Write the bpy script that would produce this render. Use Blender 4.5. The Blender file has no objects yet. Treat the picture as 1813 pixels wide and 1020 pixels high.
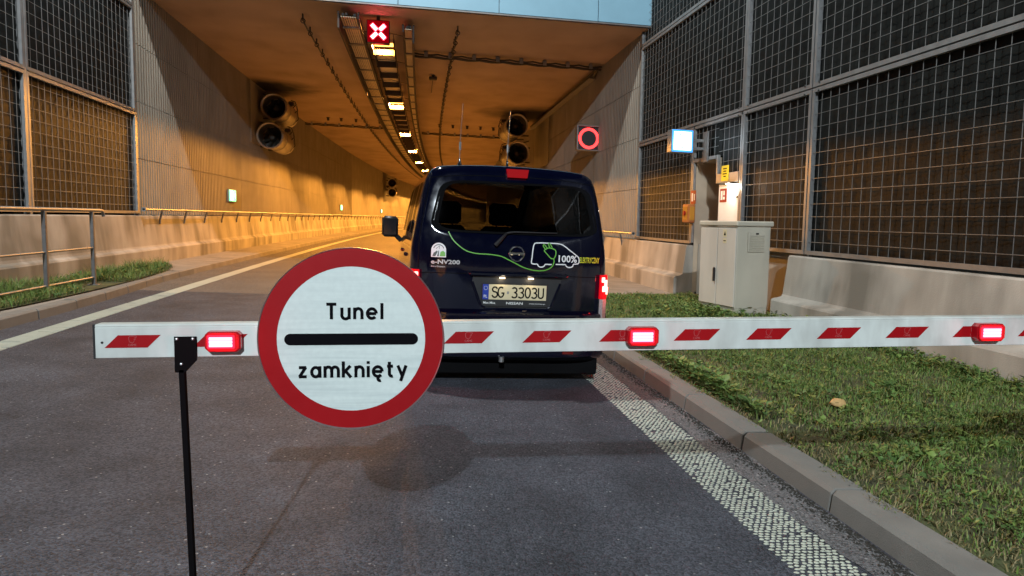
import bpy, math, random
import numpy as np
from mathutils import Vector, Matrix
R = math.radians
rnd = random.Random(7)
C = bpy.context.scene.collection
scene = bpy.context.scene

# ---------------------------------------------------------------- camera, world, big lamps, exposure
cam_d = bpy.data.cameras.new('camera'); cam = bpy.data.objects.new('camera', cam_d); C.objects.link(cam)
cam_d.sensor_width = 36.0; cam_d.lens = 36.0 * 1320 / 1813; cam_d.clip_start = .05; cam_d.clip_end = 1500
cam.matrix_world = Matrix.Translation((0, 0, 1.42)) @ Matrix.Rotation(R(-7.705), 4, 'Z') @ Matrix.Rotation(R(90 - 5.294), 4, 'X') @ Matrix.Rotation(R(.859), 4, 'Z')
scene.camera = cam
world = bpy.data.worlds.new('World'); scene.world = world; world.use_nodes = True
wn = world.node_tree.nodes; sky = wn.new('ShaderNodeTexSky'); sky.sky_type = 'NISHITA'; sky.sun_disc = False
sky.sun_elevation = R(-4); sky.sun_rotation = R(200)
wn['Background'].inputs['Strength'].default_value = .10
world.node_tree.links.new(sky.outputs[0], wn['Background'].inputs['Color'])
scene.view_settings.view_transform = 'Standard'; scene.view_settings.look = 'None'
scene.view_settings.exposure = 0; scene.view_settings.gamma = 1
scene.cycles.max_bounces = 8; scene.cycles.sample_clamp_indirect = 4

def light(name, kind, loc, energy, color, parent=None, **kw):
    d = bpy.data.lights.new(name, kind); d.energy = energy; d.color = color
    for k, v in kw.items(): setattr(d, k, v)
    o = bpy.data.objects.new(name, d); C.objects.link(o); o.location = loc
    if parent: o.parent = parent
    return o
# two street lamps of the approach road, both above the frame (behind the camera, and over the van)
light('street_lamp_light', 'POINT', (-2.8, -19, 12), 25500, (.82, .92, 1.0), shadow_soft_size=.14)
light('street_lamp_light', 'POINT', (-2.2, 10.5, 12.85), 5600, (.95, .95, .90), shadow_soft_size=.18)

# ---------------------------------------------------------------- helpers
SE = .03                                   # cross fall of the road
def bend(y): return max(0., y - 15.) ** 2 / 1650.
def W(x, y, z): return (x + bend(y), y, z - SE * x)
OFF = {}
class MB:
    def __init__(s): s.v = []; s.f = []; s.m = []
    def add(s, vs, fs, mi=0):
        n = len(s.v); s.v += [tuple(p) for p in vs]
        for f in fs: s.f.append(tuple(i + n for i in f)); s.m.append(mi)
    def box(s, c, d, rot=None, mi=0, ch=0.0):
        hx, hy, hz = d[0] / 2, d[1] / 2, d[2] / 2
        if ch <= 0:
            vs = [(x, y, z) for x in (-hx, hx) for y in (-hy, hy) for z in (-hz, hz)]
            fs = [(0, 1, 3, 2), (4, 6, 7, 5), (0, 4, 5, 1), (2, 3, 7, 6), (0, 2, 6, 4), (1, 5, 7, 3)]
        else:
            vs = []; idx = {}
            for sx in (-1, 1):
                for sy in (-1, 1):
                    for sz in (-1, 1):
                        for a in range(3):
                            p = [sx * (hx - ch), sy * (hy - ch), sz * (hz - ch)]
                            p[a] = (sx, sy, sz)[a] * (hx, hy, hz)[a]
                            idx[(sx, sy, sz, a)] = len(vs); vs.append(tuple(p))
            fs = []
            for a in range(3):
                b, c2 = (a + 1) % 3, (a + 2) % 3
                for sg in (-1, 1):
                    q = []
                    for sb, sc in ((-1, -1), (1, -1), (1, 1), (-1, 1)):
                        k = [0, 0, 0]; k[a] = sg; k[b] = sb; k[c2] = sc; q.append(idx[(*k, a)])
                    fs.append(tuple(q) if sg > 0 else tuple(q[::-1]))
            for a in range(3):
                b, c2 = (a + 1) % 3, (a + 2) % 3
                for sb in (-1, 1):
                    for sc in (-1, 1):
                        k0 = [0, 0, 0]; k0[a] = -1; k0[b] = sb; k0[c2] = sc; k1 = list(k0); k1[a] = 1
                        q = (idx[(*k0, b)], idx[(*k1, b)], idx[(*k1, c2)], idx[(*k0, c2)])
                        fs.append(q if sb * sc < 0 else q[::-1])
            for sx in (-1, 1):
                for sy in (-1, 1):
                    for sz in (-1, 1):
                        t = tuple(idx[(sx, sy, sz, a)] for a in range(3)); fs.append(t if sx * sy * sz > 0 else t[::-1])
        M = rot if rot is not None else None
        o = Vector(c)
        s.add([(M @ Vector(p) + o) if M is not None else (p[0] + c[0], p[1] + c[1], p[2] + c[2]) for p in vs], fs, mi)
        return s
    def tube(s, pts, r, n=8, mi=0, cap=True):
        P = [Vector(p) for p in pts]; rings = []
        rr = r if isinstance(r, (list, tuple)) else [r] * len(P)
        up = None
        for i, p in enumerate(P):
            t = (P[min(i + 1, len(P) - 1)] - P[max(i - 1, 0)]).normalized()
            if up is None: up = Vector((0, 0, 1)) if abs(t.z) < .9 else Vector((1, 0, 0))
            a = t.cross(up).normalized(); b = a.cross(t).normalized(); up = b
            rings.append([p + rr[i] * (math.cos(2 * math.pi * k / n) * a + math.sin(2 * math.pi * k / n) * b) for k in range(n)])
        vs = [q for g in rings for q in g]; fs = []
        for i in range(len(P) - 1):
            for k in range(n): fs.append((i * n + k, i * n + (k + 1) % n, (i + 1) * n + (k + 1) % n, (i + 1) * n + k))
        if cap: fs.append(tuple(range(n))[::-1]); fs.append(tuple((len(P) - 1) * n + k for k in range(n)))
        s.add(vs, fs, mi); return s
    def lathe(s, prof, n=32, axis='z', c=(0, 0, 0), mi=0):
        vs = []
        for r_, h in prof:
            for k in range(n):
                a = 2 * math.pi * k / n; u, v = r_ * math.cos(a), r_ * math.sin(a)
                p = (u, v, h) if axis == 'z' else ((u, h, v) if axis == 'y' else (h, u, v))
                vs.append((p[0] + c[0], p[1] + c[1], p[2] + c[2]))
        fs = []
        for i in range(len(prof) - 1):
            for k in range(n): fs.append((i * n + k, i * n + (k + 1) % n, (i + 1) * n + (k + 1) % n, (i + 1) * n + k))
        s.add(vs, fs, mi); return s
    def prism(s, poly, y0, y1, mi=0, f=lambda a, y, b: (a, y, b)):
        n = len(poly)
        vs = [f(a, y0, b) for a, b in poly] + [f(a, y1, b) for a, b in poly]
        fs = [tuple(range(n)), tuple(range(2 * n - 1, n - 1, -1))] + [(i, i + n, (i + 1) % n + n, (i + 1) % n) for i in range(n)]
        s.add(vs, fs, mi); return s
    def sweep(s, prof, ys, closed=False, xoff=lambda y: 0., mi=0):
        n = len(prof); vs = [(x + xoff(y), y, z) for y in ys for x, z in prof]; fs = []
        for i in range(len(ys) - 1):
            for k in range(n if closed else n - 1):
                fs.append((i * n + k, i * n + (k + 1) % n, (i + 1) * n + (k + 1) % n, (i + 1) * n + k))
        if closed: fs.append(tuple(range(n))[::-1]); fs.append(tuple((len(ys) - 1) * n + k for k in range(n)))
        s.add(vs, fs, mi); return s
    def quad(s, *p, mi=0): s.add(p, [tuple(range(len(p)))], mi); return s
    def build(s, name, mats, parent=None, warp=False, local=False, smooth=False, sharp=40):
        v = s.v
        if warp: v = [W(*p) for p in v]
        if parent is not None and not local:
            o = OFF[parent.name]; v = [(p[0] - o[0], p[1] - o[1], p[2] - o[2]) for p in v]
        me = bpy.data.meshes.new(name); me.from_pydata(v, [], s.f)
        if not isinstance(mats, (list, tuple)): mats = [mats]
        for m in mats: me.materials.append(m)
        if len(mats) > 1: me.polygons.foreach_set('material_index', s.m)
        bmesh_fix(me)
        if smooth:
            me.polygons.foreach_set('use_smooth', [True] * len(me.polygons)); me.set_sharp_from_angle(angle=R(sharp))
        me.update()
        ob = bpy.data.objects.new(name, me); C.objects.link(ob)
        if parent is not None: ob.parent = parent; OFF[ob.name] = OFF.get(parent.name, (0, 0, 0))
        else: OFF[ob.name] = (0, 0, 0)
        return ob
import bmesh
def bmesh_fix(me):
    b = bmesh.new(); b.from_mesh(me); bmesh.ops.recalc_face_normals(b, faces=b.faces); b.to_mesh(me); b.free()
def tag(o, label=None, cat=None, group=None, kind=None):
    for k, v in (('label', label), ('category', cat), ('group', group), ('kind', kind)):
        if v: o[k] = v
    return o
def thing(name, loc, label, cat, group=None, rot=None):
    o = bpy.data.objects.new(name, None); C.objects.link(o); o.location = loc; o.empty_display_size = .2
    if rot: o.rotation_euler = rot
    OFF[o.name] = tuple(loc); return tag(o, label, cat, group)
def copy_tree(o, parent=None):
    c = o.copy(); C.objects.link(c)
    if parent: c.parent = parent
    for ch in list(o.children): copy_tree(ch, c)
    return c
def frange(a, b, st):
    n = max(1, int(round((b - a) / st))); return [a + (b - a) * i / n for i in range(n + 1)]

# ---------------------------------------------------------------- materials
def mat(name, col, rough=.6, metal=0., var=.12, vs=3., bump=0., bs=60., streak=0., coat=0., spec=.5, col2=None, emit=None, es=0., dirt=None, dirt_amt=0., dirt_scale=(3, 3, .5), trans=0., dk=0.):
    m = bpy.data.materials.new(name); m.use_nodes = True; nt = m.node_tree; N = nt.nodes; L = nt.links
    p = N['Principled BSDF']; p.inputs['Roughness'].default_value = rough; p.inputs['Metallic'].default_value = metal
    p.inputs['Coat Weight'].default_value = coat; p.inputs['Specular IOR Level'].default_value = spec
    tc = N.new('ShaderNodeTexCoord'); src = tc.outputs['Object']
    def noise(scale, det=5, vec=None):
        n = N.new('ShaderNodeTexNoise'); n.inputs['Scale'].default_value = scale; n.inputs['Detail'].default_value = det
        L.new(vec or src, n.inputs['Vector']); return n.outputs['Fac']
    def ramp(sock, a, b, ca=(0, 0, 0, 1), cb=(1, 1, 1, 1)):
        r = N.new('ShaderNodeValToRGB'); r.color_ramp.elements[0].position = a; r.color_ramp.elements[1].position = b
        r.color_ramp.elements[0].color = ca; r.color_ramp.elements[1].color = cb; L.new(sock, r.inputs[0]); return r.outputs[0]
    def mix(f, a, b):
        x = N.new('ShaderNodeMix'); x.data_type = 'RGBA'
        if hasattr(f, 'is_linked'): L.new(f, x.inputs[0])
        else: x.inputs[0].default_value = f
        for i, q in ((6, a), (7, b)):
            if hasattr(q, 'is_linked'): L.new(q, x.inputs[i])
            else: x.inputs[i].default_value = (*q, 1) if len(q) == 3 else q
        return x.outputs[2]
    lo = tuple(max(0, c * (1 - var)) for c in col); hi = tuple(min(1, c * (1 + var)) for c in (col2 or col))
    base = mix(ramp(noise(vs), .3, .7), lo, hi)
    if dirt:
        mp = N.new('ShaderNodeMapping'); mp.inputs['Scale'].default_value = dirt_scale; L.new(src, mp.inputs[0])
        d1 = ramp(noise(1.0, 8, mp.outputs[0]), .42 - dk, .68 - dk * 1.3); d2 = ramp(noise(.55, 3), .36 - dk, .58 - dk)
        mm = N.new('ShaderNodeMath'); mm.operation = 'MULTIPLY'; L.new(d1, mm.inputs[0]); L.new(d2, mm.inputs[1])
        m2 = N.new('ShaderNodeMath'); m2.operation = 'MULTIPLY'; L.new(mm.outputs[0], m2.inputs[0]); m2.inputs[1].default_value = dirt_amt
        base = mix(m2.outputs[0], base, dirt)
    L.new(base, p.inputs['Base Color'])
    rr = N.new('ShaderNodeMapRange'); rr.inputs['To Min'].default_value = max(0, rough - .08); rr.inputs['To Max'].default_value = min(1, rough + .08)
    L.new(noise(vs * 4, 3), rr.inputs[0]); L.new(rr.outputs[0], p.inputs['Roughness'])
    if bump:
        b = N.new('ShaderNodeBump'); b.inputs['Strength'].default_value = bump; b.inputs['Distance'].default_value = .01
        L.new(noise(bs, 6), b.inputs['Height']); L.new(b.outputs[0], p.inputs['Normal'])
    if emit: p.inputs['Emission Color'].default_value = (*emit, 1); p.inputs['Emission Strength'].default_value = es
    if trans: p.inputs['Transmission Weight'].default_value = trans
    return m
def emis(name, col, s):
    m = bpy.data.materials.new(name); m.use_nodes = True; nt = m.node_tree; p = nt.nodes['Principled BSDF']
    p.inputs['Base Color'].default_value = (*[c * .5 for c in col], 1); p.inputs['Roughness'].default_value = .3
    p.inputs['Emission Color'].default_value = (*col, 1); p.inputs['Emission Strength'].default_value = s; return m
def glass(name, tint, gl=.08):
    m = bpy.data.materials.new(name); m.use_nodes = True; nt = m.node_tree; N = nt.nodes; L = nt.links
    N.remove(N['Principled BSDF']); t = N.new('ShaderNodeBsdfTransparent'); t.inputs[0].default_value = (*tint, 1)
    g = N.new('ShaderNodeBsdfGlossy'); g.inputs['Roughness'].default_value = .03
    lw = N.new('ShaderNodeLayerWeight'); lw.inputs[0].default_value = .5; pw = N.new('ShaderNodeMath'); pw.operation = 'POWER'; pw.inputs[1].default_value = 4; L.new(lw.outputs['Facing'], pw.inputs[0])
    ma = N.new('ShaderNodeMath'); ma.operation = 'MULTIPLY_ADD'; ma.inputs[1].default_value = .4; ma.inputs[2].default_value = .022; L.new(pw.outputs[0], ma.inputs[0]); x = N.new('ShaderNodeMixShader')
    L.new(ma.outputs[0], x.inputs[0]); L.new(t.outputs[0], x.inputs[1]); L.new(g.outputs[0], x.inputs[2]); L.new(x.outputs[0], N['Material Output'].inputs[0])
    return m
def asphalt(name, col, speck=.5):
    m = mat(name, col, rough=.82, var=.13, vs=1.3, spec=.35); nt = m.node_tree; N = nt.nodes; L = nt.links; p = N['Principled BSDF']
    tc = [n for n in N if n.type == 'TEX_COORD'][0].outputs['Object']
    base = p.inputs['Base Color'].links[0].from_socket
    vo = N.new('ShaderNodeTexVoronoi'); vo.inputs['Scale'].default_value = 95; L.new(tc, vo.inputs['Vector'])
    sep = N.new('ShaderNodeSeparateColor'); L.new(vo.outputs['Color'], sep.inputs[0])
    r1 = N.new('ShaderNodeValToRGB'); e = r1.color_ramp.elements; e[0].position = .0; e[0].color = (.42, .42, .42, 1); e[1].position = 1; e[1].color = (1.58, 1.58, 1.58, 1)
    L.new(sep.outputs[0], r1.inputs[0])
    mu = N.new('ShaderNodeMix'); mu.data_type = 'RGBA'; mu.blend_type = 'MULTIPLY'; mu.inputs[0].default_value = .85
    L.new(base, mu.inputs[6]); L.new(r1.outputs[0], mu.inputs[7])
    v2 = N.new('ShaderNodeTexVoronoi'); v2.inputs['Scale'].default_value = 48; L.new(tc, v2.inputs['Vector'])
    s2 = N.new('ShaderNodeSeparateColor'); L.new(v2.outputs['Color'], s2.inputs[0])
    g1 = N.new('ShaderNodeMath'); g1.operation = 'GREATER_THAN'; g1.inputs[1].default_value = .975; L.new(s2.outputs[0], g1.inputs[0])
    g2 = N.new('ShaderNodeMath'); g2.operation = 'LESS_THAN'; g2.inputs[1].default_value = .3; L.new(v2.outputs['Distance'], g2.inputs[0])
    g3 = N.new('ShaderNodeMath'); g3.operation = 'MULTIPLY'; L.new(g1.outputs[0], g3.inputs[0]); L.new(g2.outputs[0], g3.inputs[1])
    g4 = N.new('ShaderNodeMath'); g4.operation = 'MULTIPLY'; L.new(g3.outputs[0], g4.inputs[0]); g4.inputs[1].default_value = speck
    mx = N.new('ShaderNodeMix'); mx.data_type = 'RGBA'; L.new(g4.outputs[0], mx.inputs[0]); L.new(mu.outputs[2], mx.inputs[6]); mx.inputs[7].default_value = (.5, .5, .5, 1)
    L.new(mx.outputs[2], p.inputs['Base Color'])
    b = N.new('ShaderNodeBump'); b.inputs['Strength'].default_value = 1.; b.inputs['Distance'].default_value = .011
    n2 = N.new('ShaderNodeTexNoise'); n2.inputs['Scale'].default_value = 70; n2.inputs['Detail'].default_value = 4; L.new(tc, n2.inputs['Vector'])
    ad = N.new('ShaderNodeMath'); ad.operation = 'SUBTRACT'; L.new(n2.outputs[0], ad.inputs[0]); L.new(vo.outputs['Distance'], ad.inputs[1])
    L.new(ad.outputs[0], b.inputs['Height']); L.new(b.outputs[0], p.inputs['Normal'])
    return m

m_asph = asphalt('asphalt', (.064, .070, .087))
def tracks(m, amt):
    nt = m.node_tree; N = nt.nodes; L = nt.links; p = N['Principled BSDF']; b = p.inputs['Base Color'].links[0].from_socket
    tc = N.new('ShaderNodeTexCoord'); mp = N.new('ShaderNodeMapping'); mp.inputs['Scale'].default_value = (1.1, .16, 1); L.new(tc.outputs['Object'], mp.inputs[0])
    n = N.new('ShaderNodeTexNoise'); n.inputs['Scale'].default_value = 1.0; n.inputs['Detail'].default_value = 6; L.new(mp.outputs[0], n.inputs['Vector'])
    n2 = N.new('ShaderNodeTexNoise'); n2.inputs['Scale'].default_value = 2.2; n2.inputs['Detail'].default_value = 5; L.new(tc.outputs['Object'], n2.inputs['Vector'])
    a = N.new('ShaderNodeMath'); a.operation = 'ADD'; L.new(n.outputs[0], a.inputs[0]); L.new(n2.outputs[0], a.inputs[1])
    r = N.new('ShaderNodeMapRange'); r.inputs['From Min'].default_value = .7; r.inputs['From Max'].default_value = 1.3; r.inputs['To Min'].default_value = 1 - amt; r.inputs['To Max'].default_value = 1 + amt; L.new(a.outputs[0], r.inputs[0])
    x = N.new('ShaderNodeMix'); x.data_type = 'RGBA'; x.blend_type = 'MULTIPLY'; x.inputs[0].default_value = 1; L.new(b, x.inputs[6]); L.new(r.outputs[0], x.inputs[7]); L.new(x.outputs[2], p.inputs['Base Color'])
tracks(m_asph, .36)
m_asph2 = asphalt('tunnel_pavement', (.15, .135, .12), .2)
m_gutter = asphalt('gutter_asphalt', (.15, .15, .155), .8)
m_paint = mat('road_paint', (.47, .50, .41), .6, var=.12, vs=9, bump=.3, bs=90, dirt=(.2, .2, .19), dirt_amt=.5, dirt_scale=(9, 9, 9))
m_kerb = mat('kerb_concrete', (.19, .186, .17), .85, var=.14, vs=4, bump=.35, bs=140, dirt=(.12, .115, .1), dirt_amt=.55, dirt_scale=(4, 4, 3))
m_walk = mat('sidewalk_concrete', (.27, .25, .22), .85, var=.14, vs=2.5, bump=.3, bs=120, dirt=(.12, .11, .09), dirt_amt=.5, dirt_scale=(2, 2, 2))
m_conc = mat('parapet_concrete', (.45, .42, .37), .82, var=.14, vs=1.6, bump=.25, bs=70, dirt=(.11, .105, .085), dirt_amt=.8, dirt_scale=(1.5, 1.5, .34), dk=.05)
m_wallc = mat('ribbed_concrete', (.26, .238, .20), .8, var=.12, vs=1.2, bump=.2, bs=60, dirt=(.20, .18, .15), dirt_amt=.6, dirt_scale=(1.3, 1.3, .25))
m_ceil = mat('ceiling_concrete', (.40, .285, .20), .85, var=.10, vs=.8, bump=.2, bs=30, dirt=(.17, .12, .08), dirt_amt=.5, dirt_scale=(.8, .4, 1))
def soot(m, c, r):
    nt = m.node_tree; N = nt.nodes; L = nt.links; p = N['Principled BSDF']; b = p.inputs['Base Color'].links[0].from_socket
    tc = N.new('ShaderNodeTexCoord'); d = N.new('ShaderNodeVectorMath'); d.operation = 'DISTANCE'; d.inputs[1].default_value = c
    n = N.new('ShaderNodeTexNoise'); n.inputs['Scale'].default_value = 1.6; L.new(tc.outputs['Object'], n.inputs['Vector'])
    ad = N.new('ShaderNodeMath'); ad.operation = 'MULTIPLY_ADD'; ad.inputs[1].default_value = -1.1; L.new(n.outputs[0], ad.inputs[0]); L.new(tc.outputs['Object'], d.inputs[0]); L.new(d.outputs['Value'], ad.inputs[2])
    mr = N.new('ShaderNodeMapRange'); mr.inputs['From Min'].default_value = r * .25; mr.inputs['From Max'].default_value = r; L.new(ad.outputs[0], mr.inputs[0])
    x = N.new('ShaderNodeMix'); x.data_type = 'RGBA'; L.new(mr.outputs[0], x.inputs[0]); x.inputs[6].default_value = (.012, .010, .008, 1); L.new(b, x.inputs[7]); L.new(x.outputs[2], p.inputs['Base Color'])
m_facade = mat('blue_panel', (.19, .36, .47), .45, var=.05, vs=2, spec=.5)
m_steel = mat('galvanised_steel', (.26, .26, .255), .5, .55, var=.14, vs=6, bump=.08, bs=40)
m_steeld = mat('dull_steel', (.17, .165, .16), .5, .6, var=.18, vs=8)
m_wire = mat('mesh_wire', (.21, .21, .205), .5, .5, var=.12, vs=5)
m_absorb = mat('absorber_felt', (.0095, .011, .0105), .6, var=.4, vs=3.5, bump=.5, bs=7, spec=.10)
m_dark = mat('dark_plastic', (.014, .014, .015), .45, var=.2)
m_black = mat('black_rubber', (.004, .004, .0045), .9, var=.2, spec=.1)
m_cable = mat('cable_sheath', (.025, .018, .014), .6, var=.2)
m_soot = mat('sooty_metal', (.05, .04, .03), .6, .3, var=.3, vs=4)
m_flange = mat('tray_flange', (.045, .032, .024), .7, var=.2)
m_tray = mat('tray_metal', (.30, .25, .20), .5, .5, var=.15)
m_traylid = mat('tray_lid', (.62, .52, .36), .55, .2, var=.12)
m_fan = mat('fan_casing', (.38, .34, .28), .38, .75, var=.2, vs=6, bump=.06, bs=20)
m_white = mat('white_enamel', (.60, .64, .60), .35, var=.03, vs=3, dirt=(.34, .34, .31), dirt_amt=.6, dirt_scale=(11, 11, 5), dk=.03)
m_red = mat('red_film', (.30, .003, .006), .45, var=.06, vs=6, spec=.2)
m_signwhite = mat('reflective_white', (.62, .69, .655), .4, var=.04, vs=60, dirt=(.47, .54, .52), dirt_amt=.8, dirt_scale=(3, 3, 70))
m_signblack = mat('sign_black', (.004, .0035, .005), .8, var=.1, spec=.05)
m_alu = mat('aluminium', (.55, .55, .55), .35, .9, var=.08)
m_redlens = emis('red_lamp_lens', (1, .06, .085), 18)
m_rededge = emis('red_lamp_edge', (1, .012, .035), 3.0)
m_redhouse = mat('red_lamp_housing', (.30, .004, .008), .25, var=.1, emit=(1, .01, .03), es=.07)
m_bracket = mat('black_bracket', (.004, .003, .0035), .8, var=.2, spec=.06)
m_cab = mat('cabinet_grey', (.55, .51, .41), .5, var=.05, vs=2, bump=.04, bs=80, dirt=(.25, .24, .2), dirt_amt=.35, dirt_scale=(3, 3, .6))
m_cabdoor = mat('cabinet_door', (.61, .565, .49), .48, var=.05, vs=2, dirt=(.27, .25, .22), dirt_amt=.35, dirt_scale=(3, 3, .6))
m_beige = mat('niche_render', (.42, .34, .25), .7, var=.1)
m_blue = mat('van_paint', (.0016, .0024, .011), .10, .0, var=.1, coat=.5)
m_glassd = glass('tinted_glass', (.05, .052, .055)); m_glassc = glass('clear_glass', (.8, .83, .82))
m_glasss = glass('side_glass', (.05, .05, .055))
m_chrome = mat('chrome', (.7, .7, .72), .12, 1., var=.03)
m_int = mat('cabin_trim', (.012, .012, .013), .8, var=.2)
m_tail = mat('tail_lens', (.13, .002, .003), .15, var=.1, coat=.6)
m_tailon = emis('brake_bulb', (1, .06, .05), 24)
m_taillit = emis('lit_tail_lens', (1, .004, .012), .7); m_brakehi = emis('lit_brake_lens', (1, .004, .012), .22)
for m_ in (m_taillit, m_brakehi): m_.node_tree.nodes['Principled BSDF'].inputs['Base Color'].default_value = (.12, .002, .003, 1); m_.node_tree.nodes['Principled BSDF'].inputs['Specular IOR Level'].default_value = .2
m_clear = mat('clear_lens', (.5, .5, .5), .08, .6, var=.2, vs=40)
m_plate = mat('plate_white', (.62, .54, .34), .4, var=.03)
m_plblue = mat('plate_blue', (.01, .04, .32), .4, var=.03)
m_dwhite = mat('decal_white', (.75, .77, .75), .4, var=.02); m_dgreen = mat('decal_green', (.13, .42, .04), .4, var=.05)
m_drkgrn = mat('decal_road', (.06, .075, .06), .5, var=.1)
m_yellow = mat('sign_yellow', (.62, .47, .01), .45, var=.05)
m_soil = mat('soil', (.045, .045, .022), .95, var=.4, vs=6, bump=.8, bs=30, col2=(.06, .075, .025))
m_ground = mat('ground_earth', (.08, .08, .06), .95, var=.3)
m_niche_lit = mat('white_board', (.80, .80, .76), .5, var=.03)
m_orange = mat('orange_box', (.42, .13, .03), .5, var=.1)
m_lampoff = mat('lamp_glass_off', (.80, .68, .48), .35, var=.08)
m_sodium = emis('sodium_lens', (1, .52, .09), 5)
m_stone = mat('tan_stone', (.55, .35, .14), .8, var=.2, vs=20, bump=.4, bs=60)

for m_ in (m_ceil, m_wallc):
    soot(m_, (-5.5, 12.4, 5.9), 1.7); soot(m_, (5.3, 15.2, 5.5), 2.2)
# ---------------------------------------------------------------- the ground
def structure(name, mb, m, **kw):
    return tag(mb.build(name, m, **kw), kind='structure')
mb = MB(); mb.quad((-400, -400, -.9), (400, -400, -.9), (400, 400, -.9), (-400, 400, -.9)); structure('ground', mb, m_ground)
KX = lambda y: -4.42 - .22 * (lambda t: t * t * (3 - 2 * t))(min(1, max(0, (y - 10.5) / 5.)))
mb = MB(); mb.sweep([(-4.75, 0), (-3, 0), (-1, 0), (1, 0), (2.24, 0)], frange(-30, 13.2, 2)); structure('road', mb, m_asph, warp=True)
mb = MB(); mb.sweep([(-4.75, .0), (-1, .0), (2.24, .0)], frange(13.2, 236, 3)); structure('tunnel_road', mb, m_asph2, warp=True)
def strip(x0, x1, ys, z=.004, jit=0.):
    b = MB(); l = [(x0 + rnd.uniform(-jit, jit), y, z) for y in ys]; r_ = [(x1 + rnd.uniform(-jit, jit), y, z) for y in ys]
    n = len(ys); b.add(l + r_, [(i, i + 1, n + i + 1, n + i) for i in range(n - 1)]); return b
structure('gutter', strip(1.915, 2.128, frange(-6, 13.2, .12), .003, .022), m_gutter, warp=True)
mb = MB(); rng = random.Random(11)
for k in range(5200):
    y = 1.8 + 11 * rng.random() ** 1.5; x = 2.125 - abs(rng.gauss(0, .045)) - (.03 if math.sin(y * 3.1) > .2 else 0) * rng.random(); q = rng.uniform(.003, .011); a = rng.uniform(0, 6.28)
    if x < 1.95: continue
    mb.add([(x + q * math.cos(a), y + q * math.sin(a), .003), (x + q * math.cos(a + 2.1), y + q * math.sin(a + 2.1), .003), (x + q * math.cos(a + 4.2), y + q * math.sin(a + 4.2), .003), (x, y, .003 + q * .8)], [(0, 1, 3), (1, 2, 3), (2, 0, 3)])
o = mb.build('gravel', mat('gutter_grit', (.03, .027, .022), .9, var=.7, vs=60), warp=True); tag(o, kind='stuff')
# structured road marking: rows of thick paint dabs close by, plain lines farther off
def dabs(x0, x1, y0, y1, pitch=.0305):
    b = MB(); rows = int((y1 - y0) / (pitch * .9)); rng = random.Random(3)
    for j in range(rows):
        y = y0 + j * pitch * .9; n = int((x1 - x0) / pitch)
        for i in range(n + 1):
            x = x0 + (i + (.5 if j % 2 else 0)) * pitch
            if rng.random() < .025 or x > x1 + .01: continue
            x += rng.uniform(-.004, .004); yy = y + rng.uniform(-.004, .004)
            rx, ry, h = rng.uniform(.0105, .0155), rng.uniform(.008, .0125), rng.uniform(.003, .005)
            vs = [(x, yy, h)]; m_ = 6
            for k in range(m_):
                a = 2 * math.pi * k / m_ + rng.random() * .4; vs.append((x + rx * math.cos(a), yy + ry * math.sin(a), .0005))
            for k in range(m_):
                a = 2 * math.pi * k / m_; vs.append((x + .62 * rx * math.cos(a), yy + .62 * ry * math.sin(a), h * .9))
            fs = []
            for k in range(m_):
                k2 = (k + 1) % m_; fs.append((1 + k, 1 + k2, 1 + m_ + k2, 1 + m_ + k)); fs.append((0, 1 + m_ + k, 1 + m_ + k2))
            b.add(vs, fs)
    return b
structure('road_marking', dabs(1.615, 1.895, .2, 10.0), m_paint, warp=True, smooth=True, sharp=80)
structure('road_marking', strip(1.61, 1.90, frange(10.0, 230, 1), .004), m_paint, warp=True)
mb = MB(); y = -4.
while y < 12.9:
    x = -4.075
    while x < -3.83:
        l = min(rnd.uniform(.05, .25), -3.82 - x)
        if rnd.random() > .04: mb.box((x + l / 2, y + rnd.uniform(-.003, .003), .003), (l - .004, rnd.uniform(.014, .019), .006))
        x += l
    y += .0265
structure('road_marking', mb, m_paint, warp=True)
structure('road_marking', strip(-4.075, -3.82, frange(12.9, 230, .5), .004, .006), m_paint, warp=True)
# kerbs: stones of one metre with open joints
def kerb(prof, y0, y1, pitch, xoff=lambda y: 0.):
    b = MB(); y = y0
    while y < y1:
        j = rnd.uniform(-.003, .003); jz = rnd.uniform(-.003, .003)
        e = y + pitch - .013
        pr = [(x + j, z + (jz if z > .02 else 0)) for x, z in prof]
        sh = [(.5 * (x - 0) + .5 * x, z) for x, z in pr]
        cx = sum(p[0] for p in pr) / len(pr); cz = sum(p[1] for p in pr) / len(pr)
        inn = [(cx + (x - cx) * .955, cz + (z - cz) * .955) for x, z in pr]
        n = len(pr); ys = (y, y + .008, e - .008, e); vs = []
        for k, yy in enumerate(ys):
            for x, z in (inn if k in (0, 3) else pr): vs.append((x + xoff(yy), yy, z))
        fs = [tuple(range(n)), tuple(range(4 * n - 1, 3 * n - 1, -1))]
        for k in range(3):
            for i in range(n): fs.append((k * n + i, (k + 1) * n + i, (k + 1) * n + (i + 1) % n, k * n + (i + 1) % n))
        b.add(vs, fs); y += pitch
    return b
structure('kerb', kerb([(2.13, -.1), (2.155, .098), (2.178, .122), (2.335, .122), (2.335, -.1)], -5.87, 13.5, 1.04), m_kerb, warp=True)
structure('kerb', kerb([(0., -.1), (-.02, .105), (-.04, .125), (-.18, .125), (-.18, -.1)], -5, 16, 1.04, KX), m_kerb, warp=True)
mb = MB(); mb.sweep([(2.13, -.1), (2.16, .11), (2.18, .125), (3.9, .13), (5.2, .14)], frange(13.5, 235, 3)); structure('sidewalk', mb, m_walk, warp=True)
mb = MB(); mb.sweep([(-4.64, -.1), (-4.66, .11), (-4.68, .125), (-5.2, .13), (-5.75, .14)], frange(16.02, 235, 3)); structure('sidewalk', mb, m_walk, warp=True)
mb = MB(); ys = frange(-12, 16.02, .8); n = len(ys)
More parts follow.
